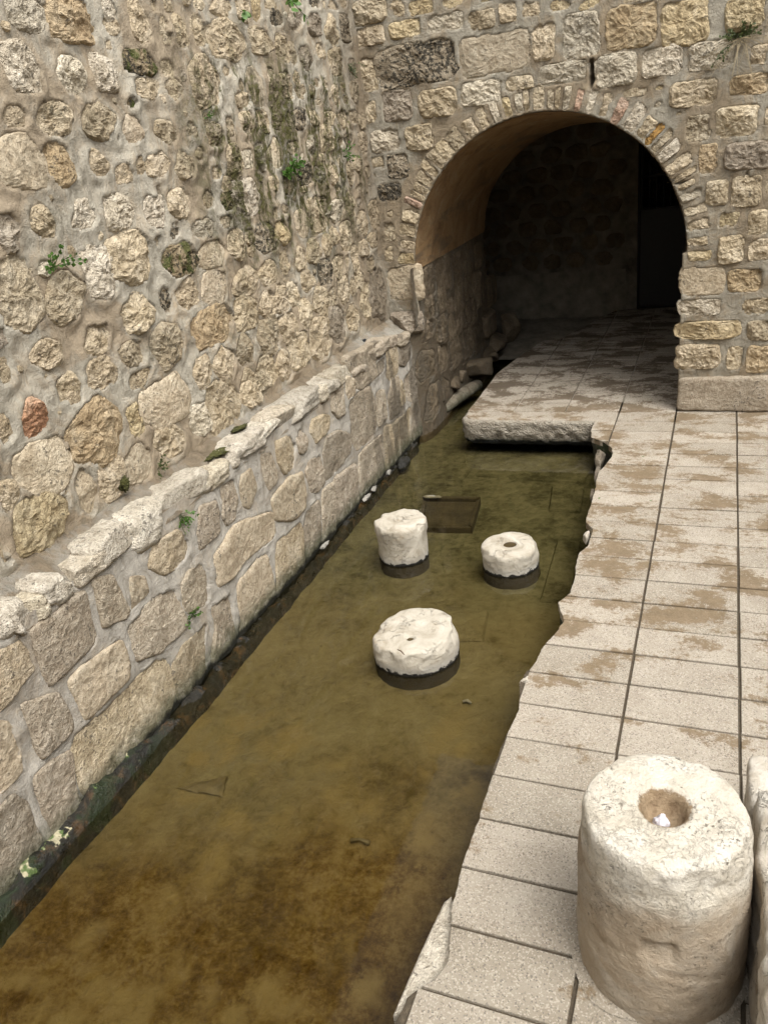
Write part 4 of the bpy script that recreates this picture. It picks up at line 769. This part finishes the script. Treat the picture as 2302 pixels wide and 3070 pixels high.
o=lump('crumpled_tissue',(COLX-.008,COLY-.012,.597),(.026,.022,.034),M['paper'],None,seed=5,amp=.5,seg=28,e=2,rough=.30); tag(o,'small crumpled white tissue lying in the socket of the marble stump','tissue')
# ------------------------------------------------------------------ marble blocks at the right edge
rough_block('marble_block','tall grooved marble block against the column stump at the right edge',.515,.98,-6.5,-5.02,.50,5,.03)
rough_block('marble_block','shorter smooth-topped marble block behind the grooved one',.50,.95,-5.0,-4.74,.34,9,.008)
# ------------------------------------------------------------------ sunken basin and submerged litter
bas=root('stone_basin','dark square stone basin sunk beside the tall white drum','basin',(-1.7,-1.55,-.45))
cr=np.array([(-2.0,-1.40),(-1.49,-1.36),(-1.42,-1.88),(-1.86,-1.93)]); ce=cr.mean(0)
def fr_poly(k): return [tuple(ce+(p-ce)*k) for p in cr]
o=prism('floor',fr_poly(.84),-.46,-.322,M['siltstone']); reparent(o,bas)
for i in range(4):
    a,b=np.array(fr_poly(1.0)[i]),np.array(fr_poly(1.0)[(i+1)%4]); c,d_=np.array(fr_poly(.86)[(i+1)%4]),np.array(fr_poly(.86)[i])
    o=prism('rim',[a,b,c,d_],-.46,(-.288,-.306,-.318,-.318)[i],M['siltstone'],None,.008); reparent(o,bas)
o=lump('lime_deposit',(-1.90,-1.43,-.280),(.075,.022,.010),M['lime'],None,seed=77,amp=.5,seg=24,rough=.2); reparent(o,bas)
o=lump('wet_rock',(-2.41,-.76,-.26),(.05,.10,.05),M['wetrock'],None,seed=33,amp=.3,seg=24); tag(o,'black wet rock at the water line below the far parapet','rock')
V=[]
for i in range(15):
    t=i/14; a=np.array([-2.19,-4.90]); b_=np.array([-1.95,-4.75]); c_=np.array([-1.90,-4.89])
    for j in range(11): s=j/10; q=a*(1-t)+(b_*(1-s)+c_*s)*t; V.append((q[0],q[1],-.352+.02*math.sin(s*3.14)*t))
V=np.array(V); V+=np.stack([.012*fbm(V,14,3,.6,97),.012*fbm(V,14,3,.6,98),.018*fbm(V,18,3,.6,99)],1)
P=link('plastic_bag',mesh('plastic_bag',V,gridfaces(11,15)),M['bag']); tag(P,'crumpled silt-covered plastic bag lying on the pool bed near the wall','plastic bag')
V,F=tube([(-1.14,-4.97,-.355),(-1.10,-4.955,-.35),(-1.05,-4.96,-.355)],[.011,.007,.012],7); tag(link('stick',mesh('stick',V,F),M['bag']),'small pale stick lying on the silt in mid pool','stick')
V,F=tube([(-.91,-3.90,-.355),(-.885,-3.89,-.35),(-.86,-3.902,-.355)],[.008,.01,.006],6); tag(link('litter_scrap',mesh('litter_scrap',V,F),M['lime']),'white scrap on the pool bed right of the broad drum','litter')
o=lump('plastic_scrap',(-2.66,-.74,.93),(.02,.035,.015),M['black_scrap'],None,seed=44,amp=.5,seg=18); tag(o,'small black plastic scrap on the ledge below the corner','litter')
# pieces wedged under the walkway edge
o=prism('marble_sliver',[(-.505,-5.35),(-.47,-5.44),(-.435,-5.52),(-.415,-5.62),(-.43,-5.70),(-.47,-5.76),(-.525,-5.83),(-.560,-5.835),(-.552,-5.70),(-.545,-5.6),(-.535,-5.48),(-.525,-5.38)],-.45,-.045,st('cap','p'),None,.008)
tag(o,'white marble slab set upright under the broken walkway edge, near the stump','stone fragment')
for i,(c,sz,lb) in enumerate([((-.445,-2.40,-.06),(.022,.06,.045),'pale shell-like stone in the notch of the walkway edge'),((-.50,-4.06,-.035),(.028,.05,.03),'smooth white pebble sticking out under the walkway edge'),((-.55,-.93,-.10),(.04,.07,.09),'jagged grey stone under the walkway corner beside the slab'),((-.525,-1.28,-.10),(.022,.10,.07),'white flaky stone sliver under the walkway edge past the grey stone'),((-.512,-1.62,-.10),(.02,.07,.06),'short white flake under the walkway edge, second from the slab corner')]):
    o=lump('edge_stone',c,sz,M['block_marble'] if i in(0,1) else st('grey','p'),None,seed=140+i,amp=.35,seg=32,e=2.6,rough=.12,chop=8); tag(o,lb,'stone fragment')
# ------------------------------------------------------------------ plants
def leafy(name,label,cat,base,N,up,size,nst=7,nl=9,mat='leaf',seed=0,spread=1.0,droop=.2,leaf=.16,group=None):
    rs=random.Random(seed); base=Vector(base); N=Vector(N).normalized(); up=Vector(up).normalized(); S=N.cross(up)
    t=root(name,label,cat,base,group); SV=[];SF=[];LV=[];LF=[]
    for s in range(nst):
        d=(up*rs.uniform(-.1,1)+S*rs.uniform(-1,1)*spread+N*rs.uniform(.25,.7)).normalized(); L=size*rs.uniform(.5,1); p=base-N*.01; pts=[p.copy()]
        for k in range(6): d=(d+Vector((0,0,-droop*.25))+Vector([rs.uniform(-.12,.12) for _ in '123'])).normalized(); p=p+d*L/6; pts.append(p.copy())
        V,F=tube(pts,[size*.012]*4+[size*.008]*3,4); b=len(SV); SV+=V; SF+=[tuple(x+b for x in f) for f in F]
        for k in range(nl):
            q=pts[rs.randint(2,6)]+Vector([rs.uniform(-1,1)*size*.05 for _ in '123']); ld=(d+Vector([rs.uniform(-1,1) for _ in '123'])).normalized(); ln=(N+Vector([rs.uniform(-.7,.7) for _ in '123'])).normalized(); ls=ld.cross(ln).normalized(); l=size*leaf*rs.uniform(.6,1.2)
            b=len(LV); m=q+ld*l*.5+ln*l*.06
            LV+=[q,q+ld*l*.35+ls*l*.33,q+ld*l*.75+ls*l*.26,q+ld*l,q+ld*l*.75-ls*l*.26,q+ld*l*.35-ls*l*.33,m]
            LF+=[(b+i,b+(i+1)%6,b+6) for i in range(6)]
    o=link('stem',mesh('stem',SV,SF),M['leaf_dk']); reparent(o,t); o=link('foliage',mesh('foliage',LV,LF),M[mat]); reparent(o,t); o['kind']='stuff'; return t
WN,WU=(1,0,0),(0,0,1)
leafy('wall_fern','bright green fern on the rubble wall near the left edge','plant',(-2.67,-4.17,2.20),WN,WU,.15,9,10,seed=1,leaf=.17)
leafy('wall_fern','largest bushy green fern on the mossy part of the rubble wall','plant',(-2.67,-1.62,2.40),WN,WU,.17,14,14,seed=2,leaf=.17,spread=1.3)
leafy('wall_fern','thin green fern on the rubble wall nearest the corner','plant',(-2.67,-.60,2.46),WN,WU,.15,8,9,seed=3,leaf=.15)
leafy('wall_sprig','leafy light green sprig hanging into view at the top of the rubble wall','plant',(-2.66,-1.30,3.58),WN,(0,-.8,-.75),.28,3,8,seed=4,leaf=.20,droop=.1,spread=.4)
leafy('wall_sprig','pair of light green leaves at the top of the rubble wall, left of the sprig','plant',(-2.65,-1.96,3.42),WN,(0,0,-1),.07,3,3,seed=5,leaf=.75,spread=1.4)
leafy('wall_fern','small fern drooping from the parapet face just below the ledge','plant',(-2.48,-3.97,.77),WN,(0,.1,-1),.14,6,9,seed=6,leaf=.17,droop=.6)
leafy('wall_fern','small fern in a joint low on the parapet face','plant',(-2.48,-4.10,.15),WN,WU,.10,8,9,seed=7,leaf=.20,spread=1.3)
leafy('wall_fern','tiny fern tuft in the dark mossy streaks of the rubble wall','plant',(-2.67,-2.55,2.81),WN,WU,.06,6,7,seed=8,leaf=.22)
leafy('wall_fern','mossy fern tuft where ledge meets the rubble wall above the cement','plant',(-2.64,-3.86,1.0),WN,WU,.09,8,8,'leaf_dk',seed=9,leaf=.2)
leafy('wall_shrub','dull green shrub rooted under a stone at the top right of the arched wall','plant',(.35,.04,2.90),(0,-1,0),(0,0,1),.17,12,12,'leaf_dk',seed=10,leaf=.12,spread=1.4)
leafy('wall_shrub','sparse dark-leaved twig hanging left of the shrub on the arched wall','plant',(.30,.02,2.88),(0,-1,0),(-.9,0,-.5),.26,4,10,'leaf_dk',seed=12,leaf=.09,spread=.5)
gr=root('dry_grass','dry straw-coloured grass and roots trailing down the top right of the arched wall','grass',(.36,.03,2.9)); rs=random.Random(3)
for k in range(22):
    a=rs.uniform(-2.9,.1) if k>5 else rs.uniform(-1.7,-1.45); L=rs.uniform(.12,.5); p=Vector((.36+rs.uniform(-.04,.04),.03,2.9)); d=Vector((math.cos(a),-rs.uniform(.1,.5),math.sin(a)*.6+.25)).normalized(); pts=[p.copy()]
    for j in range(9): d=(d+Vector((rs.uniform(-.06,.06),.02,-.10))).normalized(); p=p+d*L/9; p.y=min(p.y,.0); pts.append(p.copy())
    V,F=tube(pts,[.0018]*6+[.0011]*4,4); o=link('blade',mesh('blade',V,F),M['straw']); reparent(o,gr)
def moss(label,c,sx,sy,sz,seed):
    o=lump('moss_patch',c,(sx,sy,sz),M['moss'],None,seed=seed,amp=.8,seg=44,e=2.2,rough=.7); tag(o,label,'moss'); return o
moss('flat green-brown moss patch on the cement of the ledge',(-2.575,-3.36,.905),.05,.12,.007,201)
moss('small moss cushion at the back of the ledge by the cap stones',(-2.60,-3.03,.945),.03,.07,.007,202)
leafy('wall_fern','dark mossy tuft high on the rubble wall beside the corner','plant',(-2.675,-.245,3.16),WN,(0,0,-1),.13,10,10,'leaf_dk',seed=14,leaf=.12,spread=.5)
moss('little moss clump at the foot of the rubble wall above the near ledge',(-2.66,-4.14,1.03),.02,.03,.035,204)
for (x,y,a,lb) in [(-.205,-1.093,.4,'tiny green leaf on the walkway tiles nearest the slab'),(-.43,-1.915,1.2,'tiny green leaf at the broken edge of the walkway'),(-.08,-1.903,-.3,'tiny green leaf beside the long joint of the walkway')]:
    c,s=math.cos(a),math.sin(a); q=[(0,0,.004),(.012,.007,.006),(.028,0,.009),(.012,-.007,.006)]
    v=[(x+p*c-r_*s,y+p*s+r_*c,z) for p,r_,z in q]; tag(link('fallen_leaf',mesh('fallen_leaf',v,[(0,3,2,1),]),M['leaf']),lb,'leaf')
